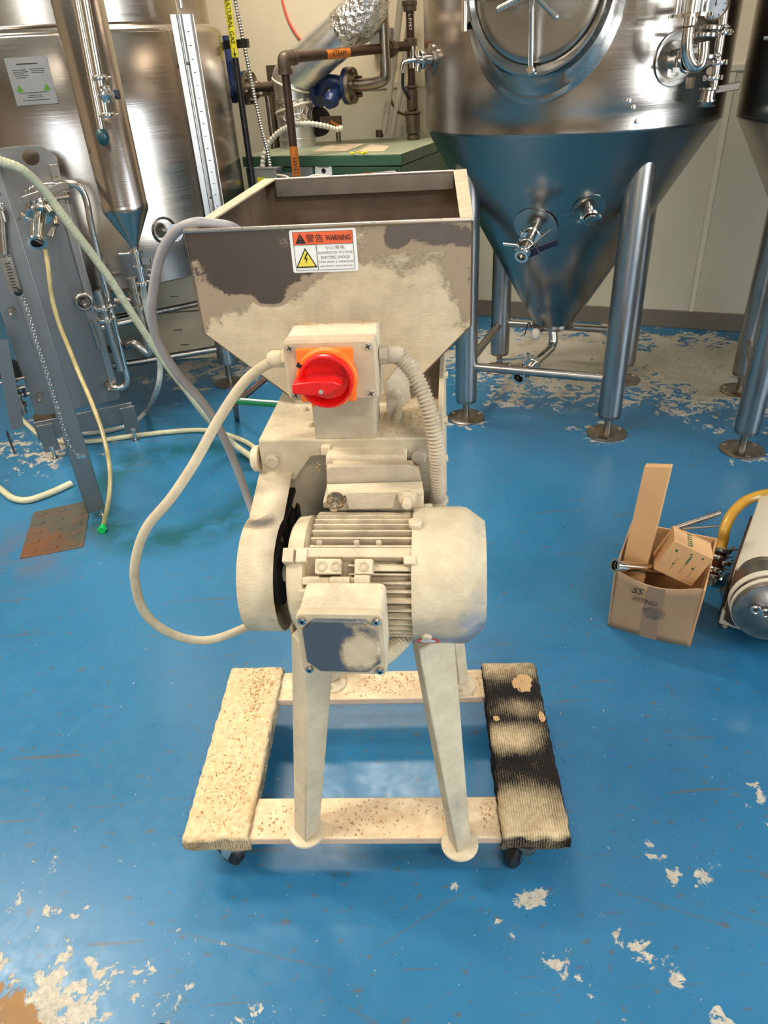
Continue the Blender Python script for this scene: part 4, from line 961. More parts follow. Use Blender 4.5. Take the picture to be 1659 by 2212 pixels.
for iu in (-.32, .32):
    for i_n in (-.32, .32):
        rr_ = math.hypot(iu, i_n); zc_ = CB + (rr_ - CR_) / (TR - CR_) * (TZ - CB); P = TL(iu, i_n, 0)
        q = B(); q.cyl(P + UP * .10, P + UP * (zc_ + .085), .049, n=40); q.ball(P + UP * (zc_ + .085), .049, n=12); L_ = q.build('leg', 'tube_steel', ferm)
        q = B(); q.lathe(P + UP * (zc_ - .02), UP, [(0, .062), (.004, .066), (.01, .062)], 40) if False else None
        q = B(); q.lathe(P, UP, [(0, .086), (.006, .086), (.009, .082), (.012, .03)], 44); q.cyl(P + UP * .008, P + UP * .11, .0155, n=20); q.lathe(P + UP * .085, UP, [(0, .046), (.016, .0485)], 30)
        f_ = q.build('foot', 'old_steel', L_)
        for a in (0.4, 2.5, 4.6):
            q = B(); q.lathe(P + Vector((math.cos(a), math.sin(a), 0)) * .068 + UP * .009, UP, [(0, .009), (.002, .009), (.004, .005)], 12); q.build('anchor_cap', 'polished', f_)
for a, c in (((-.32, -.32), (.32, -.32)), ((-.32, .32), (.32, .32)), ((-.32, -.32), (-.32, .32)), ((.32, -.32), (.32, .32))):
    q = B(); q.cyl(TL(*a, .255), TL(*c, .255), .019, n=20); q.build('rail', 'tube_steel', ferm)
# manway
MD = (tS(1163, 20) - T0); ang0 = math.atan2(MD.y, MD.x); MW = Vector((math.cos(ang0), math.sin(ang0), 0)); MT = UP.cross(MW)
mz = 1.600
MC2 = T0 + MW * TR + UP * mz
def oval(rx, rz, d, n=72, arc=None): return [MC2 + MT * (rx * math.cos(2 * PI * i / n)) + UP * (rz * math.sin(2 * PI * i / n)) + MW * d for i in range(n)]
def surf_ring(rx, rz, off, n=72):
    out = []
    for i in range(n):
        x = rx * math.cos(2 * PI * i / n); z = rz * math.sin(2 * PI * i / n); out.append(T0 + MT * x + MW * (math.sqrt(TR ** 2 - x * x) + off) + UP * (mz + z))
    return out
def loft(rings, name, mat, par, closed_ends=False, **k):
    q = B(); n = len(rings[0]); vs = [p for r in rings for p in r]; fs = [(a * n + i, a * n + (i + 1) % n, (a + 1) * n + (i + 1) % n, (a + 1) * n + i) for a in range(len(rings) - 1) for i in range(n)]
    if closed_ends: fs += [tuple(range(n))[::-1], tuple(range((len(rings) - 1) * n, len(rings) * n))]
    q.add(vs, fs); return q.build(name, mat, par, **k)
mw = loft([surf_ring(.262, .315, .0005), surf_ring(.258, .311, .003), surf_ring(.246, .292, .004), surf_ring(.240, .286, .010), surf_ring(.225, .25, .016), oval(.222, .238, .020), oval(.220, .234, .040), oval(.214, .228, .042), oval(.196, .200, .020)], 'manway_collar', 'cone_steel', ferm)
loft([oval(.2, .204, .006), oval(.2, .204, .0105)], 'gasket', 'black', mw, True)
rg = [oval(.197, .200, .012), oval(.197, .200, .026), oval(.190, .193, .030), oval(.17, .173, .028), oval(.10, .10, .034), oval(.01, .01, .037)]
door = loft(rg, 'manway_door', 'cone_steel', mw, True)
hub = MC2 + MW * .10 - UP * .015
q = B(); q.cyl(MC2 + MW * .03, hub + MW * .01, .010); q.lathe(hub - MW * .015, MW, [(0, .019), (.02, .021), (.026, .012)], 24); q.build('spindle', 'polished', mw)
for a in (-40, 80, 200):
    e = MT * math.cos(math.radians(a)) + UP * math.sin(math.radians(a)); q = B(); q.cyl(hub, hub + e * .105, .0085, n=14); q.ball(hub + e * .105, .0085, n=6); q.build('wheel_handle', 'polished', mw)
q = B(); q.tube([hub - MW * .012 - UP * .005, MC2 + MW * .075 - UP * .10, MC2 + MW * .055 - UP * .215], .0085, 12, smooth=False); q.build('yoke_arm', 'polished', mw)
q = B(); q.lathe(MC2 + MW * .035 - UP * .216, MW, [(0, .014), (.03, .014), (.034, .010)], 20); q.build('yoke_bolt', 'polished', mw)
q = B(); q.box(hub - MT * .11 + UP * .004 - MW * .02, .22, .018, .022, MT, MW, UP); q.build('yoke_bar', 'polished', mw)
q = B(); p = MC2 - MT * .222 + MW * .06; q.cyl(p - UP * .10, p + UP * .05, .010, n=14); q.box(p - MW * .03 - UP * .085, .02, .07, .02, MT, MW, UP); q.box(p - MW * .03 + UP * .03, .02, .07, .02, MT, MW, UP); q.build('hinge', 'polished', mw)
# racking arm with butterfly valve on the cone
def fitting(px, py, name, length, tilt=0.0, disc=.085, lever=True, r=.019):
    P = tS(px, py); nn = tn(P); ax = (nn + UP * tilt).normalized()
    q = B(); x, y, d = q.frame(nn); q.lathe(P - nn * .002, nn, [(0, disc), (.003, disc), (.004, disc * .9)], 44); o = q.build(name, 'cone_steel', ferm)
    q = B(); q.lathe(P, ax, [(0, r * 1.1), (length * .3, r * 1.1), (length * .3, r), (length, r), (length, r * .8), (length * .96, r * .78)], 26); q.build('spout', 'polished', o)
    return P, ax, o
P, ax, o = fitting(1157, 490, 'racking_port', .17, .12)
clamp(P + ax * .05, ax, .021, o); clamp(P + ax * .115, ax, .019, o, nm='valve_body')
q = B(); q.lathe(P + ax * .125, ax, [(0, .027), (.03, .027), (.034, .020)], 24); q.lathe(P + ax * .165, ax, [(0, .018), (.014, .026), (.018, .026), (.018, .017), (.01, .015)], 24, False); q.build('outlet', 'polished', o)
E1 = P + ax * .135
q = B(); q.tube([E1, E1 - MT * .035 + UP * .012, E1 - MT * .085 + UP * .015], .007, 10, smooth=False); q.build('grip_rod', 'polished', o)
q = B(); x_ = (MT * .92 + UP * .38).normalized(); q.box(E1 + x_ * .075 + MW * .0 - UP * .02, .12, .010, .022, x_, MW, MW.cross(x_)); q.box(E1 + x_ * .03 - UP * .022, .05, .014, .03, x_, MW, MW.cross(x_)); q.build('lever', 'navy', o, bev=.003)
q = B(); q.cyl(E1 + x_ * .02, E1 + x_ * .10 + UP * .035, .003, n=8); q.build('lock_pin', 'polished', o)
P, ax, o = fitting(1272, 452, 'sample_port', .05, -.1, .062, r=.016)
clamp(P + ax * .04, ax, .020, o)
q = B(); q.lathe(P + ax * .052, ax, [(0, .024), (.006, .024), (.008, .020)], 28); q.build('cap', 'cone_steel', o)
q = B(); q.cyl(P + ax * .02 + UP * .01, P + ax * .03 + UP * .075 - MT * .02, .004, n=8); q.build('pin', 'polished', o)
# fitting cluster on the right of the shell
P = tS(1458, 128); nn = tn(P); sd = UP.cross(nn)
q = B(); q.lathe(P - nn * .012, nn, [(0, .078), (.016, .078), (.018, .070), (.012, .05)], 48); port = q.build('thermowell_port', 'cone_steel', ferm)
q = B(); q.lathe(P, nn, [(0, .03), (.06, .03), (.06, .024), (.07, .024)], 28); q.build('spout', 'polished', port)
clamp(P + nn * .065, nn, .025, port); q = B(); q.lathe(P + nn * .078, nn, [(0, .033), (.005, .033), (.007, .026)], 28); q.build('cap', 'cone_steel', port)
A0 = P + nn * .085 - UP * .05
q = B(); q.bolt(A0, -UP, .014, .03); q.build('drain_nut', 'polished', port)
# U bend with sight glass column and dial thermometer, standing off the shell
ub = [pY(1487, 60, 2.50), pY(1484, 95, 2.50), pY(1486, 122, 2.50), pY(1497, 142, 2.50), pY(1512, 140, 2.50), pY(1518, 118, 2.50), pY(1520, 90, 2.50)]
q = B(); q.tube(ub, .017, 16, 8); ubo = q.build('u_bend', 'polished', ferm)
base = pY(1489, 55, 2.50)
q = B(); q.lathe(base, UP, [(0, .02), (.02, .02), (.02, .062), (.028, .062), (.028, .02)], 36, False); q.build('plate', 'polished', ubo)
q = B(); q.lathe(base + UP * .03, UP, [(0, .032), (.24, .032)], 28); q.build('sight_glass', 'glass', ubo)
q = B(); q.lathe(base + UP * .03, UP, [(0, .018), (.24, .018)], 20); q.build('inner_tube', 'polished', ubo)
for a in (-.045, .045): q = B(); q.cyl(base + UP * .028 + RIGHT * a, base + UP * .28 + RIGHT * a, .005, n=10); q.build('tie_rod', 'polished', ubo)
for px, py, yy, r in ((1527, 75, 2.55, .021), (1521, 122, 2.56, .022), (1540, 60, 2.62, .022)):
    clamp(pY(px, py, yy), UP + RIGHT * .1, r, ubo, side=RIGHT)
dl = pY(1546, 12, 2.50); dn = (EYE - dl).normalized(); dn = (dn - RIGHT * .35).normalized()
q = B(); q.lathe(dl - dn * .03, dn, [(0, .03), (.03, .036), (.034, .036), (.034, .032), (.030, .031)], 40, False); q.cyl(dl - dn * .03, dl - dn * .09, .012); th_ = q.build('dial_thermometer', 'polished', ferm)
q = B(); q.lathe(dl - dn * .002, dn, [(0, .032), (.001, .032)], 40); q.build('dial', 'gauge', th_)
q = B(); x_, y_, _ = q.frame(dn); q.prism([dl + x_ * .002, dl - x_ * .002, dl + y_ * .020], dn * .0015); q.build('needle', 'ink', th_)
for k in range(9):
    a = k * .6; e = x_ * math.cos(a) + y_ * math.sin(a); q = B(); q.box(dl + e * .026, .007, .0012, .002, e, dn.cross(e), dn); q.build('tick', 'ink', th_)
pp = [pY(1572, -30, 2.64), pY(1563, 40, 2.64), pY(1551, 120, 2.64), pY(1541, 195, 2.64)]
q = B(); q.tube(pp, .014, 14, smooth=False); dp = q.build('down_pipe', 'polished', ferm)
clamp(pY(1558, 70, 2.64), UP, .016, dp, side=RIGHT); clamp(pY(1549, 135, 2.64), UP, .017, dp, side=-RIGHT); clamp(pY(1540, 168, 2.64), UP, .016, dp, side=-RIGHT)
v0 = pY(1530, 200, 2.64); q = B(); q.lathe(v0 - UP * .025, UP, [(0, .030), (.006, .030), (.006, .024), (.03, .024), (.034, .032), (.04, .032), (.045, .018)], 30); q.build('butterfly_valve', 'polished', dp)
q = B(); q.box(v0 + RIGHT * .055 + UP * .010, .085, .008, .022, (RIGHT + UP * .1).normalized(), Vector((0, 1, 0)), UP); q.build('lever', 'dark_steel', dp, bev=.002)
q = B(); q.lathe(v0 - UP * .04, UP, [(0, .024), (.004, .028), (.008, .024), (.016, .02)], 26); q.build('ferrule', 'polished', dp)
q = B(); q.cyl(v0 + UP * .06 - RIGHT * .005, tS(1540, 150), .012); q.build('strut', 'polished', dp)
# left valve on the shell
P = tS(932, 128); nn = tn(P); q = B(); q.lathe(P - nn * .012, nn, [(0, .05), (.016, .05), (.018, .044)], 40); lp = q.build('zwickel_port', 'cone_steel', ferm)
clamp(P + nn * .035, nn, .018, lp); q = B(); q.cyl(P, P + nn * .06, .014); q.cyl(P + nn * .05 - MT * .04, P + nn * .05 + MT * .02, .006); q.cyl(P + nn * .05, P + nn * .055 - UP * .035, .010); q.cyl(P + nn * .05, P + nn * .05 + UP * .03, .006); q.build('sample_valve', 'polished', lp)
# clips on the shell low right
for px, py in ((1368, 232), (1358, 218), (1375, 262)):
    P = tS(px, py); q = B(); q.lathe(P - tn(P) * .001, tn(P), [(0, .008), (.003, .008), (.004, .005)], 16); q.build('weld_spot', 'polished', ferm)
# bottom outlet: elbow, pipe forward, butterfly valve
bp = [pz(1190, 706, .36), TL(.02, 0, .33), TL(.02, -.03, .29)]
o0 = T0 + UP * CB; e1 = pY(1195, 735, 3.19); e2 = pY(1190, 752, 3.17); e3 = pY(1132, 805, 2.98)
q = B(); q.tube([o0 + Vector((-.005, 0, .0)), e1, e2], .021, 18, 8); q.tube([e2, e3], .021, 18, smooth=False); bo = q.build('outlet_pipe', 'polished', ferm)
clamp(o0 - UP * .012, UP, .03, bo); ax = (e3 - e2).normalized()
clamp(pY(1150, 790, 3.03), ax, .023, bo, side=UP)
q = B(); q.lathe(e3 - ax * .01, ax, [(0, .024), (.012, .024), (.014, .033), (.036, .033), (.038, .026), (.050, .026), (.055, .034), (.060, .034), (.060, .022), (.04, .02)], 34, False); q.build('butterfly_valve', 'polished', bo)
q = B(); q.cyl(e3 + UP * .02 + ax * .01, e3 + UP * .075 + ax * .01, .006); h0 = e3 + UP * .072 + ax * .01; q.box(h0 - RIGHT * .055, .13, .012, .006, (RIGHT + Vector((0, .1, 0))).normalized(), Vector((0, 1, 0)), UP); q.build('lever', 'polished', bo)
q = B(); p = pY(1157, 722, 3.12); q.ball(p, .022, 1, 1, 1.25, 12); q.build('sample_bulb', 'frost', bo)
q = B(); q.cyl(p, o0 + (p - o0) * .4, .006); q.tube([p + UP * .03 - RIGHT * .02, p + UP * .055 - RIGHT * .035, p + UP * .0 - RIGHT * .05], .003, 8); q.build('sample_handle', 'navy', bo)
f3 = dup(ferm, None, T0 + U * 1.18 + N * -.01, 'dark stainless conical fermenter cut off by the right picture edge', skip=('clip_never',))

# ================================================================== LEFT TANK
C1 = Vector((-1.366, 3.972, 0)); R1t = .75; Z1a, Z1b = .635, 1.605
def c1s(x, y): return psurf(x, y, (C1.x, C1.y), lambda z: R1t)
t1 = thing('brewing_tank', 'tall brushed stainless tank with a metal data plate, behind the plate heat exchanger', 'tank', C1)
b = B(); b.lathe(C1 + UP * Z1a, UP, [(-.045, .2), (-.02, R1t - .06), (-.004, R1t - .012), (.0, R1t), (.945, R1t), (.968, R1t - .010), (.98, R1t - .03), (.986, R1t - .05), (1.8, R1t - .05), (1.85, R1t - .1)], 160); b.build('shell', 'steel', t1)
for p in ((-.79, 3.67), (-1.67, 3.39), (-1.95, 4.27), (-1.07, 4.55)):
    P = Vector((*p, 0)); q = B(); q.cyl(P + UP * .12, P + UP * .66, .045, n=32); L_ = q.build('leg', 'tube_steel', t1)
    q = B(); q.lathe(P, UP, [(0, .085), (.006, .085), (.010, .03)], 36); q.cyl(P, P + UP * .14, .015); q.build('foot', 'old_steel', L_)
for a_, c_ in (((-.79, 3.67), (-1.67, 3.39)), ((-1.67, 3.39), (-1.95, 4.27)), ((-1.07, 4.55), (-1.95, 4.27)), ((-.79, 3.67), (-1.07, 4.55))):
    q = B(); q.cyl((*a_, .20), (*c_, .20), .018, n=18); q.build('rail', 'tube_steel', t1)
# level gauge strip
pts = [(372, 20), (392, 120), (414, 245), (432, 360), (452, 480)]
P0, P1 = c1s(388, 30), c1s(446, 470)
gx, gy = (P0.x + P1.x) / 2, (P0.y + P1.y) / 2; gd = Vector((gx - C1.x, gy - C1.y, 0)).normalized(); G0 = C1 + gd * (R1t + .03); gd = (gd * .5 + Vector((-G0.x, -G0.y, 0)).normalized()).normalized(); gt = UP.cross(gd)
q = B(); q.box(G0 + UP * 1.22, .09, .003, .84, gt, gd, UP); q.box(G0 + UP * 1.22 + gt * .044 + gd * .010, .003, .02, .84, gt, gd, UP); q.box(G0 + UP * 1.22 + gt * .003 + gd * .005, .003, .01, .84, gt, gd, UP); gs = q.build('gauge_scale', 'tube_steel', t1)
for k in range(16): q = B(); q.box(G0 + UP * (.86 + k * .048) + gd * .003 + gt * .018, .010, .001, .003, gt, gd, UP); q.build('tick', 'ink', gs)
q = B(); q.cyl(G0 + UP * .84 + gd * .012 - gt * .01, G0 + UP * 1.75 + gd * .012 - gt * .01, .007, n=12); q.build('sight_tube', 'glass', gs)
for z in (.95, 1.47): q = B(); q.cyl(G0 + UP * z - gt * .05 - gd * .03, G0 + UP * z + gd * .005, .006); q.build('standoff', 'tube_steel', gs)
q = B(); e = G0 + UP * 1.66 + gd * .02; q.cyl(e, e + UP * .3, .010); q.lathe(e + UP * .03, UP, [(0, .016), (.02, .016)], 16); q.build('sight_valve', 'polished', gs)
# thermometer in its recess
P = c1s(355, 498); nn = Vector((P.x - C1.x, P.y - C1.y, 0)).normalized()
q = B(); q.lathe(P - nn * .01, nn, [(0, .058), (.014, .058), (.016, .052), (.008, .046), (.006, .01)], 44); q.build('recess_ring', 'dark_steel', t1)
dl = P + nn * .07 + RIGHT * .01; dn = (nn + Vector((.1, -.2, -.05))).normalized(); q = B(); q.cyl(P, dl, .009); q.lathe(dl, dn, [(0, .03), (.012, .036), (.016, .036), (.016, .033), (.013, .032)], 36, False); th_ = q.build('dial_thermometer', 'polished', t1)
q = B(); q.lathe(dl + dn * .0125, dn, [(0, .0325), (.001, .0325)], 36); q.build('dial', 'gauge', th_); q = B(); x_, y_, _ = q.frame(dn); q.prism([dl + dn * .014 + x_ * .002, dl + dn * .014 - x_ * .002, dl + dn * .014 + x_ * .012 - y_ * .02], dn * .001); q.build('needle', 'ink', th_)
# data plate
pc = [c1s(x, y) for x, y in ((10, 126), (101, 120), (127, 223), (37, 229))]
mid = sum(pc, Vector()) / 4; nn = Vector((mid.x - C1.x, mid.y - C1.y, 0)).normalized(); tt = UP.cross(nn); pwid = (pc[1] - pc[0]).length; ph = pc[0].z - pc[3].z
D0 = C1 + nn * (R1t + .004) + UP * mid.z
q = B(); q.box(D0, pwid, .0015, ph, tt, nn, UP); pl = q.build('data_plate', 'dull', t1, label='brushed plate with small print and two green clover logos')
def dash(a, c, w_, h_=.0022, mat='ink'):
    q = B(); q.box(D0 + tt * (a * pwid) + UP * (c * ph) + nn * .0012, w_, .0006, h_, tt, nn, UP); q.build('print_line', mat, pl, smooth=False)
dash(0, .36, pwid * .5, .004)
for i, (a, c, w_) in enumerate(((-.22, .24, .05), (-.2, .20, .055), (-.25, .16, .04), (-.2, .12, .05), (-.22, .08, .035), (.2, .25, .055), (.22, .21, .05), (.2, .17, .045), (-.02, -.24, .10), (0, -.30, .05), (0, -.34, .055), (0, -.40, .10))): dash(a, c, w_)
for a in (-.33, .33):
    q = B(); c0 = D0 + tt * (a * pwid) - UP * (.16 * ph) + nn * .0012
    for k in range(3): 
        an = PI / 2 + k * 2 * PI / 3; q.lathe(c0 + (tt * math.cos(an) + UP * math.sin(an)) * .006, nn, [(0, .006), (.0006, .006)], 14)
    q.box(c0 - UP * .009, .003, .0006, .012, tt, nn, UP); q.build('clover_logo', 'clover', pl, smooth=False)
# outlet valves under the tank
p = C1 + Vector((.27, -.33, .70)); p = pY(292, 632, 3.0)
q = B(); q.lathe(p, -UP, [(-.06, .022), (0, .022), (0, .032), (.012, .032), (.012, .024), (.05, .024), (.055, .034), (.068, .034), (.07, .02), (.16, .02)], 26); q.cyl(p - UP * .03 - RIGHT * .09, p - UP * .03, .014); ov = q.build('outlet_valve', 'old_steel', t1)
q = B(); q.tube([p - UP * .15, p - UP * .26, pY(290, 742, 3.0), pY(270, 748, 3.05), pY(225, 756, 3.1)], .017, 14, 8); q.build('outlet_pipe', 'tube_steel', t1)
for k, (px, py) in enumerate(((215, 650), (228, 660))):
    if k == 0:
        a_, c_ = pY(212, 628, 2.95), pY(262, 800, 2.95); q = B(); q.cyl(a_, c_, .017, n=16); dpp = q.build('drain_pipe', 'tube_steel', t1)
        clamp(pY(222, 665, 2.95), UP, .022, dpp, side=RIGHT); clamp(pY(230, 690, 2.95), UP, .022, dpp, side=-RIGHT)
q = B(); q.cyl(pY(215, 700, 3.7), pY(430, 655, 3.9), .016, n=16); q.build('cross_pipe', 'tube_steel', t1)
q = B(); q.cyl(pY(205, 712, 3.05), pY(330, 683, 3.25), .010, n=14); q.build('cross_pipe', 'tube_steel', t1)

# column vessel with cone in front of the tank
cpos = pY(288, 525, 2.66); ctop = pY(272, 452, 2.66)
CX, CY = (cpos.x + ctop.x) / 2, 2.66
cv = thing('column_vessel', 'slim polished steel column with a cone bottom, in front of the large brushed tank', 'vessel', (CX, CY, 0))
zt_ = pY(272, 455, 2.66).z; zb_ = pY(288, 528, 2.66).z
q = B(); rc = .076; q.lathe((CX, CY, zb_), UP, [(-.01, .016), (0, .016), (zt_ - zb_, rc), (zt_ - zb_ + .02, rc + .001), (zt_ - zb_ + .022, rc), (1.9, rc)], 60); q.build('column', 'steel', cv)
vp = Vector((CX, CY, zb_))
q = B(); q.lathe(vp, -UP, [(0, .013), (.02, .013), (.02, .022), (.032, .022), (.032, .014), (.07, .014), (.072, .022), (.084, .022), (.084, .015), (.13, .015), (.132, .026), (.14, .026), (.142, .012)], 24, False); vv = q.build('bottom_valve', 'polished', cv)
q = B(); q.cyl(vp - UP * .03 - RIGHT * .06, vp - UP * .03 + RIGHT * .01, .005); q.box(vp - UP * .06 + RIGHT * .03, .03, .01, .018); q.torus(vp - UP * .10 + RIGHT * .032, Vector((0, 1, 0)), .011, .003, 16, 6); q.build('valve_handle', 'polished', vv)
# pipes running beside the column
Yp = 2.52
q = B(); q.cyl(pY(163, -10, Yp), pY(219, 283, Yp), .011, n=16); p1_ = q.build('side_pipe', 'polished', cv); q = B(); q.ball(pY(222, 295, Yp), .020, 1, 1, 1.3, 12); q.build('end_cap', 'teal', p1_)
q = B(); q.cyl(pY(181, -10, Yp), pY(228, 250, Yp), .014, n=16); p2_ = q.build('side_pipe', 'polished', cv)
for px, py in ((214, 168), (231, 248)): clamp(pY(px, py, Yp), UP, .013, p2_, side=RIGHT)
q = B(); c0 = pY(228, 205, Yp); q.lathe(c0 - UP * .02, UP, [(0, .016), (.012, .018), (.02, .024), (.03, .018), (.044, .016)], 18); q.cyl(c0, c0 + RIGHT * .03 - Vector((0, .02, 0)), .007); q.build('ball_valve', 'polished', p2_); q = B(); q.box(c0 + RIGHT * .035, .012, .03, .026); q.build('lever', 'navy', p2_, bev=.003)
for px, py in ((170, 168), (192, 243)):
    q = B(); c0 = pY(px, py, 2.62); q.lathe(c0 - UP * .012, UP, [(0, .018), (.024, .018)], 16); q.box(c0 + RIGHT * .01, .04, .02, .014); q.build('pipe_bracket', 'polished', cv)
q = B(); q.cyl(pY(140, -10, 2.62), pY(208, 330, 2.62), .020, n=18); q.build('side_pipe', 'dark_steel', cv)

# ================================================================== PLATE HEAT EXCHANGER
F0 = Vector((-1.32, 2.98, 0)); Pn = Vector((.387, -.922, 0)).normalized(); Pt = Vector((.922, .387, 0)).normalized()
def PL(s, d, z): return F0 + Pt * s + Pn * d + UP * z
def pp_(x, y, d): return ppl(x, y, F0 + Pn * d, Pn)
hx = thing('plate_heat_exchanger', 'steel plate heat exchanger on a frame at the left edge', 'heat exchanger', F0)
def platepts(s0, s1, z0, z1, r, d):
    out = []
    for cs, cz, k0 in ((s1 - r, z1 - r, 0), (s0 + r, z1 - r, 1), (s0 + r * .3, z0 + r * .3, 2), (s1 - r * .3, z0 + r * .3, 3)):
        rr_ = r if k0 < 2 else r * .3
        for i in range(7):
            a = PI / 2 * (k0 + i / 6); out.append(PL(cs + rr_ * math.cos(a), d, cz + rr_ * math.sin(a)))
    return out
b = B()
outer = resample(platepts(-.19, .172, .20, 1.238, .07, 0) + platepts(-.19, .172, .20, 1.238, .07, 0)[:1], .012)[:-1]; hc = pp_(67, 340, 0); n_ = len(outer)
# front face with a round handle hole: bridge rings
hole = []
for i in range(n_):
    v = (outer[i] - hc); a = math.atan2(v.z, v.dot(Pt)); hole.append(hc + Pt * (.030 * math.cos(a)) + UP * (.030 * math.sin(a)))
vs = outer + hole + [p - Pn * .02 for p in outer] + [p - Pn * .02 for p in hole]
fs = []
for i in range(n_):
    j = (i + 1) % n_; fs += [(i, j, n_ + j, n_ + i), (2 * n_ + j, 2 * n_ + i, 3 * n_ + i, 3 * n_ + j), (i, 2 * n_ + i, 2 * n_ + j, j), (n_ + i, n_ + j, 3 * n_ + j, 3 * n_ + i)]
b.add(vs, fs); ep = b.build('end_plate', 'dull', hx)
for k in range(10): b = B(); b.prism(platepts(-.165, .15, .25, 1.14, .03, -.035 - k * .012), -Pn * .006); b.build('plate', 'tube_steel', hx)
b = B(); b.prism(platepts(-.19, .172, .20, 1.12, .07, -.19), -Pn * .02); b.build('end_plate', 'dull', hx)
# folded reinforcing strip down the plate
b = B(); b.box(PL(.155, .006, .72), .03, .012, .9, Pt, Pn, UP); b.build('plate_edge', 'tube_steel', hx, bev=.002)
# front support column with foot, top and bottom carrying bars
b = B(); b.box(PL(-.045, .655, .66), .066, .02, 1.26, Pt, Pn, UP); b.box(PL(-.075, .64, .66), .008, .05, 1.26, Pt, Pn, UP); col_ = b.build('support_column', 'dull', hx, bev=.002)
b = B(); b.lathe(PL(-.03, .655, 0), UP, [(0, .014), (.008, .014), (.008, .007), (.035, .007)], 14); b.build('foot_bolt', 'polished', col_)
b = B(); b.box(PL(-.05, .32, 1.17), .04, .70, .035, Pt, Pn, UP); b.build('carrying_bar', 'dull', hx, bev=.002)
b = B(); b.box(PL(-.03, .32, .10), .05, .70, .03, Pt, Pn, UP) if False else b.cyl(PL(-.04, 0, .16), PL(-.04, .64, .16), .012); b.build('lower_bar', 'tube_steel', hx)
# foot bracket
b = B(); b.box(PL(0, .02, .14), .42, .012, .09, Pt, Pn, UP)
for s in (-.17, .185): b.box(PL(s, .03, .105), .065, .012, .13, Pt, Pn, UP)
fb = b.build('foot_bracket', 'dull', hx, bev=.002)
for s in (-.17, .185): b = B(); b.lathe(PL(s, .03, 0), UP, [(0, .016), (.006, .016), (.01, .008), (.05, .008), (.05, .014), (.06, .014)], 16); b.build('levelling_foot', 'polished', fb)
# tie bolts with nuts
for px, py in ((25, 672), (85, 855), (233, 832), (182, 652)):
    p = pp_(px, py, .01); b = B(); b.bolt(p, Pn, .015, .016); b.lathe(p + Pn * .016, Pn, [(0, .009), (.055, .009), (.058, .006)], 14)
    b.build('tie_bolt', 'old_steel', hx)
p = pp_(182, 652, .005); b = B(); b.torus(p + Pn * .004, Pn, .030, .009, 36, 10); b.prism([p + Pt * .022 - UP * .012, p - Pt * .012 - UP * .028, p + Pt * .0 - UP * .075, p + Pt * .018 - UP * .078], Pn * .008); b.build('lifting_eye', 'tube_steel', hx)
b = B(); b.cyl(pp_(196, 695, .01), pp_(215, 752, .01), .011, n=14); b.build('guide_rod', 'tube_steel', hx)
# nozzle, valve and spout near the top
n0_ = pp_(90, 420, .0); b = B(); b.lathe(n0_ - Pn * .005, Pn, [(0, .045), (.01, .045), (.012, .03), (.05, .026), (.10, .026)], 32); nz = b.build('nozzle', 'polished', hx)
clamp(n0_ + Pn * .05, Pn, .028, nz, side=-Pt); q0 = pp_(84, 462, .14)
b = B(); b.tube([n0_ + Pn * .09, n0_ + Pn * .13 - UP * .01, q0, pp_(80, 522, .20)], .026, 20, 8); b.lathe(pp_(80, 522, .20), (Pn * .75 - UP * .65).normalized(), [(-.004, .027), (.0, .036), (.006, .036), (.006, .024), (-.02, .022)], 32, False); b.build('spout', 'polished', nz)
b = B(); e = pp_(80, 520, .20); b.lathe(e, (Pn * .75 - UP * .65).normalized(), [(0, .023), (.002, .023)], 24); b.build('spout_mouth', 'gap', nz)  # dark disc paints the shade inside the open spout
clamp(q0 - UP * .005, (Pn * .75 - UP * .65).normalized(), .030, nz, side=Pt); clamp(pp_(60, 470, .12), (Pt + UP).normalized(), .018, nz, side=-Pt)
b = B(); a_, c_ = pp_(48, 433, .22), pp_(148, 398, .22); b.box((a_ + c_) / 2, (c_ - a_).length, .008, .024, (c_ - a_).normalized(), Pn, Pn.cross((c_ - a_).normalized())); b.build('valve_lever', 'tube_steel', nz, bev=.002)
b = B(); b.cyl(pp_(95, 434, .2), pp_(150, 425, .2), .006); b.cyl(pp_(143, 414, .19), pp_(147, 440, .19), .011); b.cyl(pp_(102, 448, .17), pp_(112, 462, .2), .012); b.cyl(pp_(120, 470, .17), pp_(122, 486, .19), .011); b.build('linkage', 'old_steel', nz)
b = B(); b.cyl(pp_(112, 512, .17), pp_(120, 488, .15), .006); b.box(pp_(110, 500, .16), .035, .008, .012, (Pt + UP).normalized(), Pn, Pn.cross((Pt + UP).normalized())); b.build('wing_nut', 'polished', nz)
b = B(); b.tube([pp_(95, 400, .05), pp_(122, 397, .06), pp_(150, 396, .06), pp_(172, 404, .06), pp_(186, 430, .06), pp_(196, 480, .06)], .013, 16, 8); b.tube([pp_(196, 480, .06), pp_(268, 790, .05)], .013, 16, smooth=False); b.tube([pp_(268, 790, .05), pp_(275, 818, .05), pp_(268, 834, .045), pp_(250, 838, .04), pp_(232, 836, .0)], .013, 16, 8); b.build('bypass_pipe', 'polished', hx)
b = B(); b.box(pp_(122, 390, .03), .02, .006, .03, Pt, Pn, UP); b.build('pipe_tab', 'old_steel', hx)
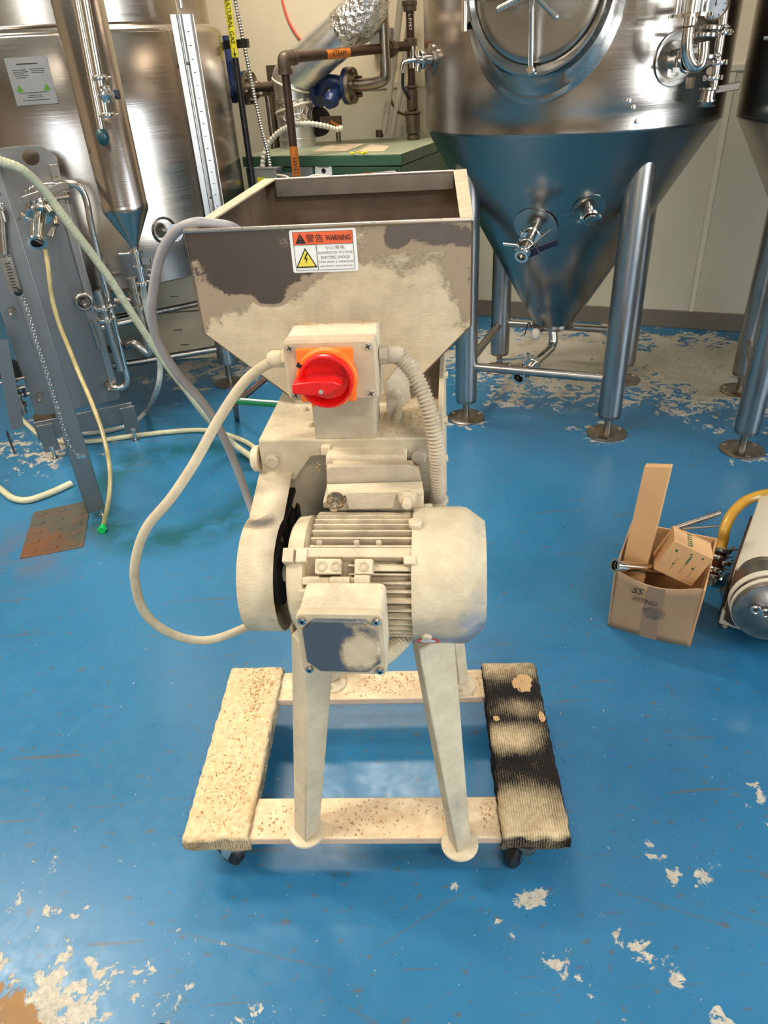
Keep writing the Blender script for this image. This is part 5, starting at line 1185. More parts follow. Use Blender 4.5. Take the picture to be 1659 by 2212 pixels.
# left strut, drain fittings
b = B(); s0 = pp_(2, 735, .12); s1_ = pp_(38, 925, .12); b.box((s0 + s1_) / 2, .05, .012, (s0 - s1_).length, Pt, Pn, (s0 - s1_).normalized()); b.build('side_strut', 'dull', hx)
c0 = pp_(34, 845, .10); b = B(); b.lathe(c0 - UP * .10, UP, [(0, .016), (.03, .016), (.03, .024), (.045, .024), (.045, .014), (.08, .014), (.08, .022), (.09, .022), (.09, .012), (.15, .012)], 20); b.cyl(c0 + UP * .045 - Pt * .05, c0 + UP * .05 + Pt * .05, .005); b.cyl(c0 - UP * .02, c0 - UP * .02 + Pt * .05, .010); b.cyl(c0 + UP * .01 - Pt * .03, c0 + UP * .01 + Pt * .04, .009); dv = b.build('drain_valve', 'old_steel', hx)
b = B(); b.box(c0 - UP * .015 + Pt * .03, .012, .02, .03, Pt, Pn, UP); b.build('lever', 'navy', dv)
b = B(); b.lathe(pp_(22, 800, -.02), Pn, [(0, .05), (.015, .05), (.016, .03), (.01, .028)], 28); b.build('port_ring', 'black', hx)
# scale tag and knob on the column, chain
b = B(); a_, c_ = pp_(12, 556, .69), pp_(34, 632, .69); ax_ = (a_ - c_).normalized(); b.box((a_ + c_) / 2, .034, .004, (a_ - c_).length, Pt, Pn, ax_); tg_ = b.build('scale_tag', 'old_steel', hx)
for k in range(9): b = B(); b.box(c_.lerp(a_, .15 + k * .085) + Pn * .003, .014, .001, .003, Pt, Pn, ax_); b.build('tick', 'ink', tg_)
b = B(); b.ball(pp_(39, 631, .70), .012, n=10); b.build('knob', 'black', hx)
b = B(); a_, c_ = pp_(4, 470, .69), pp_(10, 548, .69); b.cyl(a_, c_, .013); b.cyl(a_ + UP * .02, a_ - UP * .01, .019); b.build('gauge_body', 'old_steel', hx)
cpts = [pp_(x, y, .69) for x, y in ((4, 440), (14, 520), (26, 590), (48, 635), (62, 675), (82, 745), (100, 800), (118, 860), (136, 920), (152, 965), (172, 985))]
cs = resample(spline(cpts, 10), .0105); b = B()
for i in range(len(cs) - 1):
    d_ = (cs[i + 1] - cs[i]).normalized(); s_ = d_.cross(Pn).normalized(); nn_ = s_ if i % 2 else Pn
    b.torus((cs[i] + cs[i + 1]) / 2, nn_, .0058, .0013, 10, 5)
b.build('chain', 'polished', hx, kind='stuff')
for px, py in ((170, 985), (180, 985)): b = B(); b.lathe(pp_(px, py, .666), Pn, [(0, .008), (.006, .008)], 10); b.build('chain_screw', 'polished', hx)

# ================================================================== HOSES
def hp_(lst): return [pz(x, y, -k) if k <= 0 else pY(x, y, k) for x, y, k in lst]   # k>0: distance, k<=0: height above floor (negated)
hz_ = lambda z: -z
cable('braided_hose', hp_([(-30, 335, 2.25), (0, 348, 2.28), (50, 368, 2.32), (100, 418, 2.38), (150, 485, 2.42), (230, 592, 2.50), (300, 700, 2.58), (350, 775, 2.64), (400, 840, 2.68), (450, 905, 2.72), (500, 955, -.06), (540, 985, -.02), (575, 1010, -.012), (620, 1040, -.012)]), .0135, 'hose_beige',
      'thick ribbed beige hose slanting from the heat exchanger down behind the mill', 'hose', rf=lambda L, i: .0135 + .0006 * math.sin(L * 2 * PI / .012), step=.003)
cable('floor_hose', hp_([(20, 880, -.03), (60, 918, -.012), (90, 942, -.012), (135, 954, -.012), (200, 953, -.012), (300, 940, -.012), (400, 930, -.012), (455, 931, -.012), (505, 944, -.012), (540, 960, -.012), (575, 990, -.012)]), .0115, 'hose_beige', 'beige hose lying in a long curve on the floor behind the exchanger foot', 'hose')
cable('clear_hose', [vp - UP * .135] + hp_([(312, 640, 2.72), (322, 690, 2.74), (336, 740, 2.78), (346, 790, 2.82), (340, 840, 2.86), (318, 885, -.03), (285, 915, -.012), (230, 931, -.012), (170, 936, -.012), (118, 926, -.012)]), .0115, 'hose_clear', 'milky translucent hose hanging from the column valve to the floor', 'hose')
thin_ = cable('thin_hose', hp_([(98, 540, 2.80), (104, 575, 2.78), (112, 640, 2.76), (128, 700, 2.74), (150, 755, 2.70), (172, 810, 2.65), (196, 865, 2.58), (220, 930, 2.48), (234, 990, 2.38), (238, 1040, 2.32), (233, 1090, 2.28), (224, 1132, -.010)]), .0085, 'hose_thin', 'thin stained clear hose hanging down to a green end fitting', 'hose')
gc = B(); gp_ = pz(222, 1140, .012); gd_ = (pz(216, 1156, .012) - gp_).normalized(); gc.lathe(gp_ - gd_ * .01, gd_, [(0, .011), (.012, .011), (.014, .013), (.03, .013), (.03, .007)], 16); gc.box(gp_ + gd_ * .012, .036, .008, .008, gd_.cross(UP), gd_, UP)
gc.build('end_cap', 'green_cap', thin_, label='bright green end fitting')
cable('hose_end', hp_([(-40, 1030, -.014), (0, 1056, -.014), (28, 1076, -.014), (62, 1080, -.014), (110, 1064, -.014), (154, 1044, -.014)]), .0135, 'hose_beige', 'cut end of a beige hose on the floor at the left picture edge', 'hose')
cable('blue_rod', hp_([(14, 932, -.01), (22, 955, -.01), (31, 978, -.01)]), .004, 'navy', 'short blue rod on the floor left of the exchanger foot', 'rod')
# green and white pole on a dark prop behind the mill
q = B(); q.cyl(pY(512, 866, 2.75), pY(640, 876, 2.68), .0145, n=18); gpole = q.build('green_pole', 'green_plastic'); tag(gpole, 'green and white pole held low behind the body of the mill', 'pole')
q = B(); q.tube([pY(512, 866, 2.75) + UP * .0, pY(640, 878, 2.70)], .006, 8, smooth=False); 
s_ = B(); s_.cyl(pY(520, 862, 2.735), pY(636, 871, 2.668), .004, n=8); s_.build('white_stripe', 'white', gpole)
q = B(); q.cyl(pY(508, 872, 2.76), pY(600, 795, 2.9), .014, n=14); q.cyl(pY(508, 872, 2.76), pz(512, 905, 0), .012, n=12); q.cyl(pY(600, 795, 2.9), pz(640, 870, 0), .012, n=12); q.build('prop', 'brown_pipe', gpole)

# ================================================================== FLOOR PLATE, BOXES
q = B(); z_ = .003; cr4 = [Vector((-1.311, 2.10, 0)), Vector((-1.098, 2.15, 0)), Vector((-1.178, 2.49, 0)), Vector((-1.385, 2.42, 0))]
q.hexa(cr4, [p + UP * z_ for p in cr4]); fp = q.build('drain_cover', 'rust', None, bev=.002); tag(fp, 'rusty rectangular drain cover set in the blue floor near the exchanger foot', 'drain cover')
for i in range(3):
    for j in range(5):
        p = (cr4[0] * (1 - (i + .5) / 3) + cr4[1] * ((i + .5) / 3)).lerp(cr4[3] * (1 - (i + .5) / 3) + cr4[2] * ((i + .5) / 3), (j + .5) / 5)
        q = B(); q.lathe(p + UP * z_, UP, [(-.001, .018), (.003, .016), (.0045, .006)], 14); q.build('raised_stud', 'rust', fp)
# white cartons behind the left tank
for i, (x0, x1_, y0, y1_, lab) in enumerate(((345, 440, 610, 675, 'upper pale carton stored beneath the brushed tank'), (340, 440, 685, 748, 'lower pale carton stored beneath the brushed tank'))):
    a_, c_ = pY(x0, y0, 3.95), pY(x1_ + 45, y1_ , 3.95); zt2, zb2 = (a_.z, .34) if i == 0 else (.33, 0.0)
    zt2, zb2 = (.56, .285) if i == 0 else (.28, 0.0)
    ct = thing('carton', lab, 'carton', (-1.03, 4.25, zb2), group='cartons under the tank')
    b = B(); b.box((-1.03, 4.25, (zt2 + zb2) / 2), .42, .30, zt2 - zb2 - .002); cb = b.build('box', 'card_white', ct, bev=.004)
    for k, (dx, dz) in enumerate(((.12, .04), (.14, -.05), (.3, .0), (.33, -.07))):
        q = B(); q.box((-1.25 + dx, 4.098, (zt2 + zb2) / 2 + dz), .05, .002, .004); q.build('print_mark', 'ink', ct, smooth=False)

# fittings carton (right)
def P3(x, y, z=0): return pz(x, y, z)
bl_, br_, bk_ = P3(1312, 1352), P3(1490, 1398), P3(1528, 1240)
ex = (br_ - bl_); wx = ex.length; ex.normalize(); ey = Vector((-ex.y, ex.x, 0)); dy = .23; hb = .205
cart = thing('open_carton', 'open brown cardboard carton of steel fittings, handwritten on the front', 'box', bl_)
def CQ(a, c, z): return bl_ + ex * a + ey * c + UP * z
th_c = .005
def wallp(pts, vec, nm='side', mat='card_dull'): q = B(); q.prism(pts, vec); return q.build(nm, mat, cart, bev=.0008)
# front wall bowed outwards with a dip at the lip
vs = []; fs = []; nxx, nzz = 16, 8
for j in range(nzz + 1):
    for i in range(nxx + 1):
        a = i / nxx; z = j / nzz; bow = .012 * math.sin(PI * a) * z + .006 * (1 - z) * math.sin(PI * a)
        top = hb * (1 - .10 * math.sin(PI * min(1, a * 1.05)) * 1); vs.append(CQ(wx * a, -bow, top * z))
q = B(); q.add(vs, [(j * (nxx + 1) + i, j * (nxx + 1) + i + 1, (j + 1) * (nxx + 1) + i + 1, (j + 1) * (nxx + 1) + i) for j in range(nzz) for i in range(nxx)])
fw_ = q.build('front_panel', 'card_dull', cart); sm = fw_.modifiers.new('sheet', 'SOLIDIFY'); sm.thickness = th_c; sm.offset = -1
wallp([CQ(0, dy, 0), CQ(wx, dy, 0), CQ(wx + .01, dy + .01, hb + .015), CQ(0, dy + .012, hb + .015)], -ey * th_c, 'back_panel', 'card')
wallp([CQ(0, 0, 0), CQ(0, dy, 0), CQ(-.004, dy + .012, hb + .012), CQ(-.004, -.004, hb)], ex * th_c, 'side_panel')
wallp([CQ(wx, 0, 0), CQ(wx, dy, 0), CQ(wx + .01, dy + .01, hb + .012), CQ(wx + .006, -.004, hb)], -ex * th_c, 'side_panel', 'card')
wallp([CQ(.006, .006, .001), CQ(wx - .006, .006, .001), CQ(wx - .006, dy - .006, .001), CQ(.006, dy - .006, .001)], UP * .004, 'bottom_panel', 'gap')  # bottom painted near-black for the shade inside the carton
for a0_, a1_ in ((.40, .60),):
    vs = []
    for z in [k / 8 for k in range(9)]:
        for a in [a0_ + (a1_ - a0_) * k / 4 for k in range(5)]:
            bow = .012 * math.sin(PI * a) * z + .006 * (1 - z) * math.sin(PI * a); vs.append(CQ(wx * a, -bow - .0012 - .004 * 0, (hb * (1 - .10 * math.sin(PI * min(1, a * 1.05)))) * z))
    q = B(); q.add(vs, [(j * 5 + i, j * 5 + i + 1, (j + 1) * 5 + i + 1, (j + 1) * 5 + i) for j in range(8) for i in range(4)]); q.build('packing_tape', 'tape', fw_)
ff = -ey
def FP(a, z):
    return CQ(wx * a, -.0135 * math.sin(PI * a) * (z / hb) - .006 * (1 - z / hb) * math.sin(PI * a) - .0065, z)
text('SS', FP(.30, hb * .80), ex, UP, 'ink', fw_, wid=.030, hgt=.020, shear=.25); text('FITTINGS', FP(.40, hb * .66), ex - UP * .03, UP, 'ink', fw_, wid=.066, hgt=.014, shear=.2)
for k in range(5):
    z = hb * (.57 - k * .042)
    wd_ = (.034, .062, .062, .056, .036)[k]; 
    n2_ = int(wd_ / .0035)
    q = B()
    for m_ in range(n2_): q.box(FP(.53, z) + ex * (m_ - n2_ / 2) * .0035, random.uniform(.0014, .0028), .0008, (.002, .0055, .003, .003, .005)[k], ex, ey, UP)
    q.build('printed_line', 'greyink', fw_, smooth=False, kind='stuff')
# tall narrow carton standing in the box
def frame_box(p0, X, Y, Z, sx, sy, sz, nm, mat, par=None, bev=.001):
    q = B(); X, Y, Z = Vector(X).normalized(), Vector(Y).normalized(), Vector(Z).normalized(); q.box(Vector(p0) + X * sx / 2 + Y * sy / 2 + Z * sz / 2, sx, sy, sz, X, Y, Z); return q.build(nm, mat, par, bev=bev)
A_ = ppl(1346, 1212, CQ(0, .075, 0), ey); B_ = ppl(1400, 1217, CQ(0, .075, 0), ey); C_ = ppl(1392, 1008, CQ(0, .13, 0), ey)
Zt = (C_ - A_).normalized(); Xt = (B_ - A_).normalized(); Yt = Zt.cross(Xt)
lt = (C_ - A_).length; base_ = A_ - Zt * .07
tall = frame_box(base_, Xt, Yt, Zt, (B_ - A_).length, .035, lt + .07, 'narrow_carton', 'card'); tag(tall, 'long narrow plain cardboard carton standing upright in the open carton', 'box')
# printed small carton, tilted, leaning inside
g0 = ppl(1412, 1235, CQ(0, .045, 0), ey); g1 = ppl(1468, 1262, CQ(0, .045, 0), ey); g2 = ppl(1540, 1212, CQ(0, .12, 0), ey)
# visible corner triple: near-top vertex (1458,1169), left (1442,1118), right (1541,1208), lower (1412,1230)
V = ppl(1457, 1169, CQ(0, .055, 0), ey)
Xb = (ppl(1541, 1208, CQ(0, .07, 0), ey) - V); Zb = (ppl(1411, 1229, CQ(0, .045, 0), ey) - V)
sxb = Xb.length; Xb.normalize(); Zb = (Zb - Xb * Zb.dot(Xb)); szb = Zb.length; Zb.normalize(); Yb = Xb.cross(Zb)
if Yb.dot(ey) < 0: Yb = -Yb
q = B(); s_ = Yb; q.prism([V, V + Xb * sxb, V + Xb * sxb + Zb * szb, V + Zb * szb], Yb * .085); sm_ = q.build('small_carton', 'card', None, bev=.001); tag(sm_, 'small cardboard carton with green print tilted inside the open carton', 'box')
# green print on its face and top
for (a, c, w_, h_) in ((.18, .22, .05, .07), (.52, .14, .05, .05), (.80, .12, .05, .05), (.75, .5, .05, .05), (.3, .60, .04, .04)):
    q = B(); q.box(V + Xb * (sxb * a) + Zb * (szb * c) - Yb * .0004, sxb * w_, .0008, szb * h_, Xb, Yb, Zb); q.build('green_mark', 'green_print', sm_, smooth=False)
for a in (.32, .55, .78):
    q = B(); q.box(V + Xb * (sxb * a) + Zb * (szb * .6) - Yb * .0004, .0008, .0008, szb * .4, Xb, Yb, Zb); q.build('green_mark', 'green_print', sm_, smooth=False)
for k in range(4): q = B(); q.box(V + Xb * (sxb * .55) + Zb * (szb * (.22 + k * .07)) - Yb * .0004, sxb * .05, .0008, szb * .05, Xb, Yb, Zb); q.build('green_mark', 'green_print', sm_, smooth=False)
for k in range(6): q = B(); q.box(V + Xb * (sxb * .42) + Yb * (.015 + .011 * k) - Zb * .0004, sxb * .13, .0045, .0008, (Xb + Yb * .3).normalized(), Yb, Zb); q.build('green_mark', 'green_print', sm_, smooth=False)
# flanged steel tube lying over the lip
t0_ = ppl(1328, 1221, CQ(0, -.02, 0), ey); t1_ = ppl(1400, 1228, CQ(0, .06, 0), ey); t2_ = t1_ + (t1_ - t0_).normalized() * .08
q = B(); dx_ = (t2_ - t0_).normalized(); q.lathe(t0_, dx_, [(.012, .011), (0, .013), (0, .019), (.006, .019), (.010, .014), ((t2_ - t0_).length, .0135)], 30, False); q.lathe(t0_ + dx_ * .015, dx_, [(0, .0115), (.002, .0115)], 20)
stl = q.build('flanged_tube', 'polished'); tag(stl, 'flanged stainless tube poking out over the left corner of the open carton', 'pipe fitting')
q = B(); q.tube([CQ(.05, .05, .10), CQ(.09, .04, .125), CQ(.13, .07, .11), CQ(.15, .11, .09)], .014, 16, 8); el = q.build('pipe_elbow', 'old_steel'); tag(el, 'dark steel elbow down inside the open carton', 'pipe fitting')
q = B(); q.torus(CQ(.10, .03, .12), UP + ey * -.4, .018, .005, 24, 8); el = q.build('clamp_ring', 'old_steel'); tag(el, 'round steel ring down inside the open carton near its front lip', 'pipe fitting')
a_, c_ = ppl(1490, 1130, CQ(0, .16, 0), ey), ppl(1556, 1108, CQ(0, .20, 0), ey); q = B(); q.lathe(a_ - (c_ - a_) * .6, (c_ - a_), [(0, .007), ((c_ - a_).length * 1.6, .007), ((c_ - a_).length * 1.6, .005)], 14); s_ = q.build('steel_rod', 'old_steel'); tag(s_, 'upper thin steel rod sticking out of the back right of the open carton', 'rod')
a_, c_ = ppl(1500, 1140, CQ(0, .15, 0), ey), ppl(1554, 1136, CQ(0, .18, 0), ey); q = B(); q.cyl(a_ - (c_ - a_) * .5, c_, .004, .003, n=10); s_ = q.build('steel_rod', 'old_steel'); tag(s_, 'lower thinner steel rod at the back right of the open carton', 'rod')

# ================================================================== PUMP at the right edge
pc0 = pz(1662, 1400, .0); pax = Vector((-.30, -.95, 0)).normalized(); prt = UP.cross(pax) * -1
if prt.x < 0: prt = -prt
HC = ppl(1668, 1325, Vector((.99, 1.33, 0)), pax); RD = .092

pump = thing('pump', 'pale enamelled electric pump with a polished round head, cut off by the right edge', 'pump', (HC.x, HC.y, 0))
q = B(); q.lathe(HC, -pax, [(-.012, .02), (-.010, .055), (-.004, .062), (.0, .088), (.006, RD - .004), (.010, RD), (.024, RD), (.028, RD - .006), (.034, RD - .006), (.036, RD), (.052, RD), (.056, RD - .008), (.12, RD - .012), (.13, RD - .02), (.16, RD - .03)], 64); hd = q.build('pump_head', 'old_steel', pump)
q = B(); q.lathe(HC - pax * .012, -pax, [(0, RD + .002), (.012, RD + .002)], 64); q.build('clamp_band', 'pale_enamel', pump)
q = B(); q.lathe(HC - pax * .036, -pax, [(0, RD + .003), (.018, RD + .003)], 64); q.build('clamp_band', 'pale_enamel', pump)
wg = HC - prt * .045 + UP * .02 + pax * .02
for a in (0, 1): q = B(); q.torus(wg + prt * (.012 * a * 2) - UP * .006 * a, pax, .010, .0035, 20, 8); q.build('wing_nut', 'polished', hd)
q = B(); q.lathe(HC + pax * .004, pax, [(0, .014), (.012, .012)], 20); q.build('shaft_cap', 'polished', hd)
G_ = pz(1587, 1228, .215); hbk = Vector((.56, .83, 0)).normalized(); hrt = Vector((.83, -.56, 0)).normalized()
def PB(a, d, z): return Vector((G_.x, G_.y, 0)) + hrt * a + hbk * d + UP * z
sec = [(0, .035), (.25, .035), (.25, .215), (.15, .27), (.075, .27), (0, .215)]
b = B(); b.hexa([PB(a, 0, z) for a, z in sec], [PB(a, .42, z) for a, z in sec]); b.build('motor_housing', 'pale_enamel', pump, bev=.006)
b = B(); b.hexa([PB(a * .8 + .035, -.05, z * .86 - (.012 if z > .1 else -.03)) for a, z in sec], [PB(a * .99 + .001, .001, z * .99) for a, z in sec]); b.build('housing_collar', 'dull', pump, bev=.003)
b = B(); b.box(PB(-.006, .2, .10), .008, .38, .12, hrt, hbk, UP); b.build('side_panel', 'brown_pipe', pump, bev=.002)
for d_ in (.02, .34):
    q = B(); q.box(PB(.03, d_, .045), .07, .05, .05, hrt, hbk, UP); pf = q.build('foot_bracket', 'pale_enamel', pump, bev=.003)
    q = B(); q.bolt(PB(.012, d_, .002), UP, .014, .02); q.lathe(PB(.012, d_, 0), UP, [(0, .017), (.006, .017)], 18); q.build('levelling_foot', 'polished', pf)
# inlet with amber sight glass
i0 = pY(1556, 1186, 1.78); i1 = pY(1540, 1245, 1.74)
q = B(); dd_ = (i1 - i0).normalized(); Li = (i1 - i0).length; q.lathe(i0, dd_, [(0, .022), (Li, .022)], 28); inl = q.build('sight_glass', 'amber_glass', pump)
clamp(i0 + dd_ * .002, dd_, .021, inl, side=RIGHT); clamp(i1, dd_, .021, inl, side=-RIGHT)
for k in range(3): clamp(i0 + dd_ * (Li * (.3 + .22 * k)) + RIGHT * .02 * (k % 2), dd_, .015, inl, side=RIGHT)
q = B(); q.tube([i1, i1 + dd_ * .03, i1 + dd_ * .05 + RIGHT * .04, PB(.02, .05, .10)], .018, 16, 8); q.build('inlet_pipe', 'old_steel', inl)
cable('amber_hose', [i0 + dd_ * .004, i0 - dd_ * .03] + [pY(1565, 1145, 1.80), pY(1580, 1112, 1.84), pY(1605, 1086, 1.88), pY(1635, 1072, 1.90), pY(1665, 1066, 1.92), pY(1720, 1066, 1.92)], .0165, 'amber', 'amber rubber hose arching from the pump inlet out of the right edge', 'hose')

# ================================================================== BOILER AND PIPEWORK
BZ = 1.05; bu0, bu1, bn0, bn1 = -1.035, -.135, -.895, -.10
boil = thing('boiler', 'green steel boiler cabinet with a dusty top, against the cream wall', 'boiler', WU((bu0 + bu1) / 2, (bn0 + bn1) / 2), aw)
def wbox(u_a, u_b, n_a, n_b, z_a, z_b, nm, mat, par, bev=.003): q = B(); wallbox(q, u_a, u_b, n_a, n_b, z_a, z_b); return q.build(nm, mat, par, bev=bev)
wbox(bu0 + .008, bu1 - .008, bn0 + .008, bn1, .06, BZ - .056, 'cabinet', 'boiler', boil)
wbox(bu0, bu1, bn0, bn1, BZ - .052, BZ - .004, 'top_band', 'boiler', boil)
wbox(bu0, bu1, bn0, bn1, BZ - .004, BZ, 'top_panel', 'boiler_top', boil, .001)
wbox(bu0 + .05, bu1 - .05, bn0 + .05, bn1 - .05, 0, .06, 'plinth', 'black', boil)
bf = bn0 + .007
def bplate(x0, y0, x1_, y1_, mat, nm):
    a_, c_ = pw(x0, y0, bf), pw(x1_, y1_, bf); q = B(); q.prism([a_, Vector((c_.x, c_.y, a_.z)), c_, Vector((a_.x, a_.y, c_.z))], -N * .002); return q.build(nm, mat, boil, smooth=False)
bplate(645, 361, 678, 392, 'grey_box', 'rating_plate'); lb = bplate(680, 357, 718, 378, 'white', 'label')
p = pw(699, 369, bf - .003); q = B(); q.lathe(p, -N, [(0, .012), (.001, .012)], 18); q.build('round_mark', 'navy', lb); q = B(); q.box(pw(699, 361, bf - .003), .06, .001, .003, U, N, UP); q.build('print_line', 'greyink', lb)
bplate(606, 373, 642, 392, 'grey_box', 'rating_plate')
# junction box on the front, hanging wires
jb = thing('junction_box', 'grey electrical box on the front of the boiler below two conduits', 'electrical box', pw(572, 380, bf - .05))
a_, c_ = pw(546, 364, bf - .07), pw(600, 400, bf - .07); q = B(); q.prism([a_, Vector((c_.x, c_.y, a_.z)), c_, Vector((a_.x, a_.y, c_.z))], N * .068); q.build('case', 'grey_box', jb, bev=.003)
q = B(); q.prism([a_ - U * .006 + UP * .002, Vector((c_.x, c_.y, a_.z)) + U * .006 + UP * .002, Vector((c_.x, c_.y, a_.z)) + U * .006 - UP * .008, a_ - U * .006 - UP * .008], N * .072); q.build('lid', 'grey_box', jb)
q = B(); q.box(pw(565, 388, bf - .0715), .05, .002, .02, U, N, UP); q.build('warning_label', 'label_yellow', jb)
for px in (566, 585): q = B(); q.lathe(pw(px, 364, bf - .04), UP, [(0, .016), (.01, .016), (.012, .011), (.03, .011)], 14); q.build('conduit_fitting', 'polished', jb)
def conduit(name, pts, r, mat, label, pitch=.012, **k): return cable(name, pts, r, mat, label, 'conduit', rf=lambda L, i: r * (1 + .16 * math.sin(L * 2 * PI / pitch)), step=pitch / 5, n=10)
conduit('flex_conduit', [pw(505, -20, -.86), pw(512, 20, -.87), pw(530, 110, -.89), pw(548, 200, -.90), pw(566, 280, -.92), pw(578, 325, -.93), pw(584, 360, -.935)], .0095, 'flex', 'ribbed metal conduit dropping beside the black gas pipe to the grey box')
conduit('flex_conduit', [pw(567, 360, -.935), pw(570, 338, -.93), pw(580, 312, -.92), pw(600, 288, -.92), pw(632, 271, -.94), pw(665, 267, -.92), pw(700, 272, -.86), pw(725, 279, -.80), pw(740, 276, -.78)], .0125, 'white_flex', 'white sheathed conduit arching over the boiler top past the duct', pitch=.02)
cable('white_wire', [pw(600, 378, -.95), pw(620, 382, -.99), pw(632, 392, -1.0), pw(655, 388, -1.0), pw(680, 379, -1.0), pw(710, 381, -.97), pw(760, 384, -.95)], .006, 'white_flex', 'thin white wire looping low across the boiler front', 'wire')
q = B(); q.prism([pw(742, 378, -.93), pw(850, 369, -.93), pw(858, 372, -.93), pw(856, 384, -.93), pw(742, 388, -.93)], N * .03); rl = q.build('control_box', 'old_steel', None, bev=.002); tag(rl, 'small grey control box with an orange tag on the boiler front', 'control box')
q = B(); q.box(pw(795, 378, -.932), .04, .002, .02, U, N, UP); q.build('orange_tag', 'label_orange', rl)
# papers and ear plugs on top
a_ = [pz(x, y, BZ + .001) for x, y in ((675, 328), (718, 311), (790, 311), (748, 327))]; q = B(); q.prism(a_, UP * .002); tag(q.build('paper_sheet', 'paper'), 'stained paper sheets lying flat on the boiler top', 'paper')
a_ = [pz(x, y, BZ + .001) for x, y in ((772, 328), (800, 312), (842, 316), (830, 327))]; q = B(); q.prism(a_, UP * .0015); tag(q.build('paper_sheet', 'paper'), 'crumpled brown paper right of the flat sheets on the boiler top', 'paper')
for i, px in enumerate((762, 773, 783, 790)):
    c0 = pz(px, 331 - (i % 2) * 2, BZ + .008); q = B(); d_ = Vector((random.uniform(-1, 1), random.uniform(-1, 1), 0)).normalized(); q.lathe(c0 - d_ * .011, d_, [(0, .006), (.016, .005), (.022, .0025)], 12)
    tag(q.build('ear_plug', 'foam_yellow'), '%s of four yellow foam ear plugs on the boiler top' % ('leftmost', 'second from left', 'third from left', 'rightmost')[i], 'ear plug', group='ear plugs on the boiler')
# flue duct
fb_ = pz(645, 318, BZ); zcf = (fb_ - EYE).dot(FWD); rf_ = 39 / FPX * zcf
duct_ = thing('flue_duct', 'silver flue duct rising from the boiler and bending up to the right', 'duct', fb_)
q = B(); zz = BZ; q.lathe(fb_, UP, [(0, rf_ * 1.0), (.04, rf_), (.042, rf_ * 1.03), (.05, rf_ * 1.03), (.052, rf_ * .99), (.14, rf_ * .99)], 48); q.build('collar', 'duct', duct_)
nf = (fb_ - WP).dot(N)
e0 = fb_ + UP * .14; e1_ = pw(641, 168, nf); e1v = Vector((fb_.x, fb_.y, e1_.z)); e2_ = pw(762, 52, nf + .02)
q = B(); q.cyl(e0, e0 + UP * .10, rf_ * 1.02, n=48); q.build('foil_band', 'foil', duct_)
q = B(); zt3 = e1v.z - .04; q.lathe(e0 + UP * .09, UP, [(0, rf_), (zt3 - e0.z - .09, rf_)], 48); q.build('straight_section', 'duct', duct_)
dv_ = (e2_ - e1v).normalized()
q = B(); q.tube([Vector((fb_.x, fb_.y, zt3 - .01)), Vector((fb_.x, fb_.y, zt3 + .03)), e1v + dv_ * .03, e1v + dv_ * .10], rf_ * 1.015, 48, 6); q.build('elbow', 'duct', duct_)
q = B(); q.cyl(e1v + dv_ * .08, e2_, rf_, n=48); q.build('slanted_section', 'duct', duct_)
q = B(); q.lathe(e2_ - dv_ * .07, dv_, [(0, rf_ * 1.01), (.005, rf_ * 1.03), (.10, rf_ * 1.05), (.15, rf_ * 1.04)], 48); q.build('foil_band', 'foil', duct_)
q = B(); q.tube([e2_ - dv_ * .02, e2_ + dv_ * .07, e2_ + dv_ * .11 + UP * .05, e2_ + dv_ * .11 + UP * .14, e2_ + dv_ * .11 + UP * .8], rf_ * 1.03, 48, 8); q.build('upper_duct', 'foil', duct_)
for z, t_ in ((e1v.z - .03, .2), (e1v.z - .14, -.12)):
    q = B(); q.torus(Vector((fb_.x, fb_.y, z)), UP + U * t_ * 2, rf_ * 1.05, .006, 40, 8); q.build('wrapped_cord', 'white_flex', duct_)
# damper motor behind the duct
q = B(); c0 = pw(690, 262, nf + .12); q.lathe(c0, -N, [(0, .075), (.05, .075), (.055, .06)], 36); dm = q.build('damper_motor', 'gap'); tag(dm, 'dark round damper motor behind the flue duct', 'damper motor')
q = B(); q.box(pw(715, 262, nf + .06), .12, .03, .05, U, N, UP); q.build('bracket', 'iron', dm); q = B(); q.cyl(pw(715, 262, nf), pw(735, 274, nf - .02), .006); q.build('lever_arm', 'label_orange', dm)
q = B(); q.cyl(pz(732, 306, BZ), pz(732, 306, BZ) + UP * .09, .014); q.bolt(pz(732, 306, BZ) + UP * .06, UP, .018, .02); q.build('relief_stub', 'old_steel', dm)
# steam pipe: riser out of the boiler top, cross pipe, drop in front
R0 = pz(893, 302, BZ); nR = (R0 - WP).dot(N); uR = (R0 - WP).dot(U)
steam = thing('steam_pipe', 'rusty brown steam pipe with orange labels, crossing in front of the flue duct', 'pipe', R0)
def RP(z): return Vector((R0.x, R0.y, z))
zr = lambda y, x=893: ppl(x, y, R0, N).z
q = B(); q.cyl(RP(BZ), RP(zr(-40)), .021, n=24); q.build('riser', 'brown_pipe', steam)
for y0, y1_, r in ((302, 290, .036), (288, 246, .040), (246, 240, .046), (238, 192, .031), (190, 184, .036), (100, 82, .034), (24, 2, .036), (12, 0, .040)):
    q = B(); z0_, z1_ = zr(y0), zr(y1_)
    q.lathe(RP(z0_), UP, [(0, r * .9), (.004, r), (z1_ - z0_ - .004, r), (z1_ - z0_, r * .88)], 10 if r in (.036, .031) else 26); q.build('coupling', 'iron', steam)
el_ = pw(613, 126, -.99); TJ = RP(zr(98)); dh = (TJ - el_).normalized()
q = B(); q.cyl(el_ + dh * .03, TJ, .0225, n=24); q.build('cross_pipe', 'brown_pipe', steam)
q = B(); q.tube([el_ - UP * .055, el_ - UP * .01, el_ + dh * .012, el_ + dh * .055], .031, 24, 6); q.lathe(el_ - UP * .065, UP, [(0, .034), (.02, .034)], 28); q.lathe(el_ + dh * .045, dh, [(0, .033), (.02, .033)], 28); q.build('elbow', 'iron', steam)
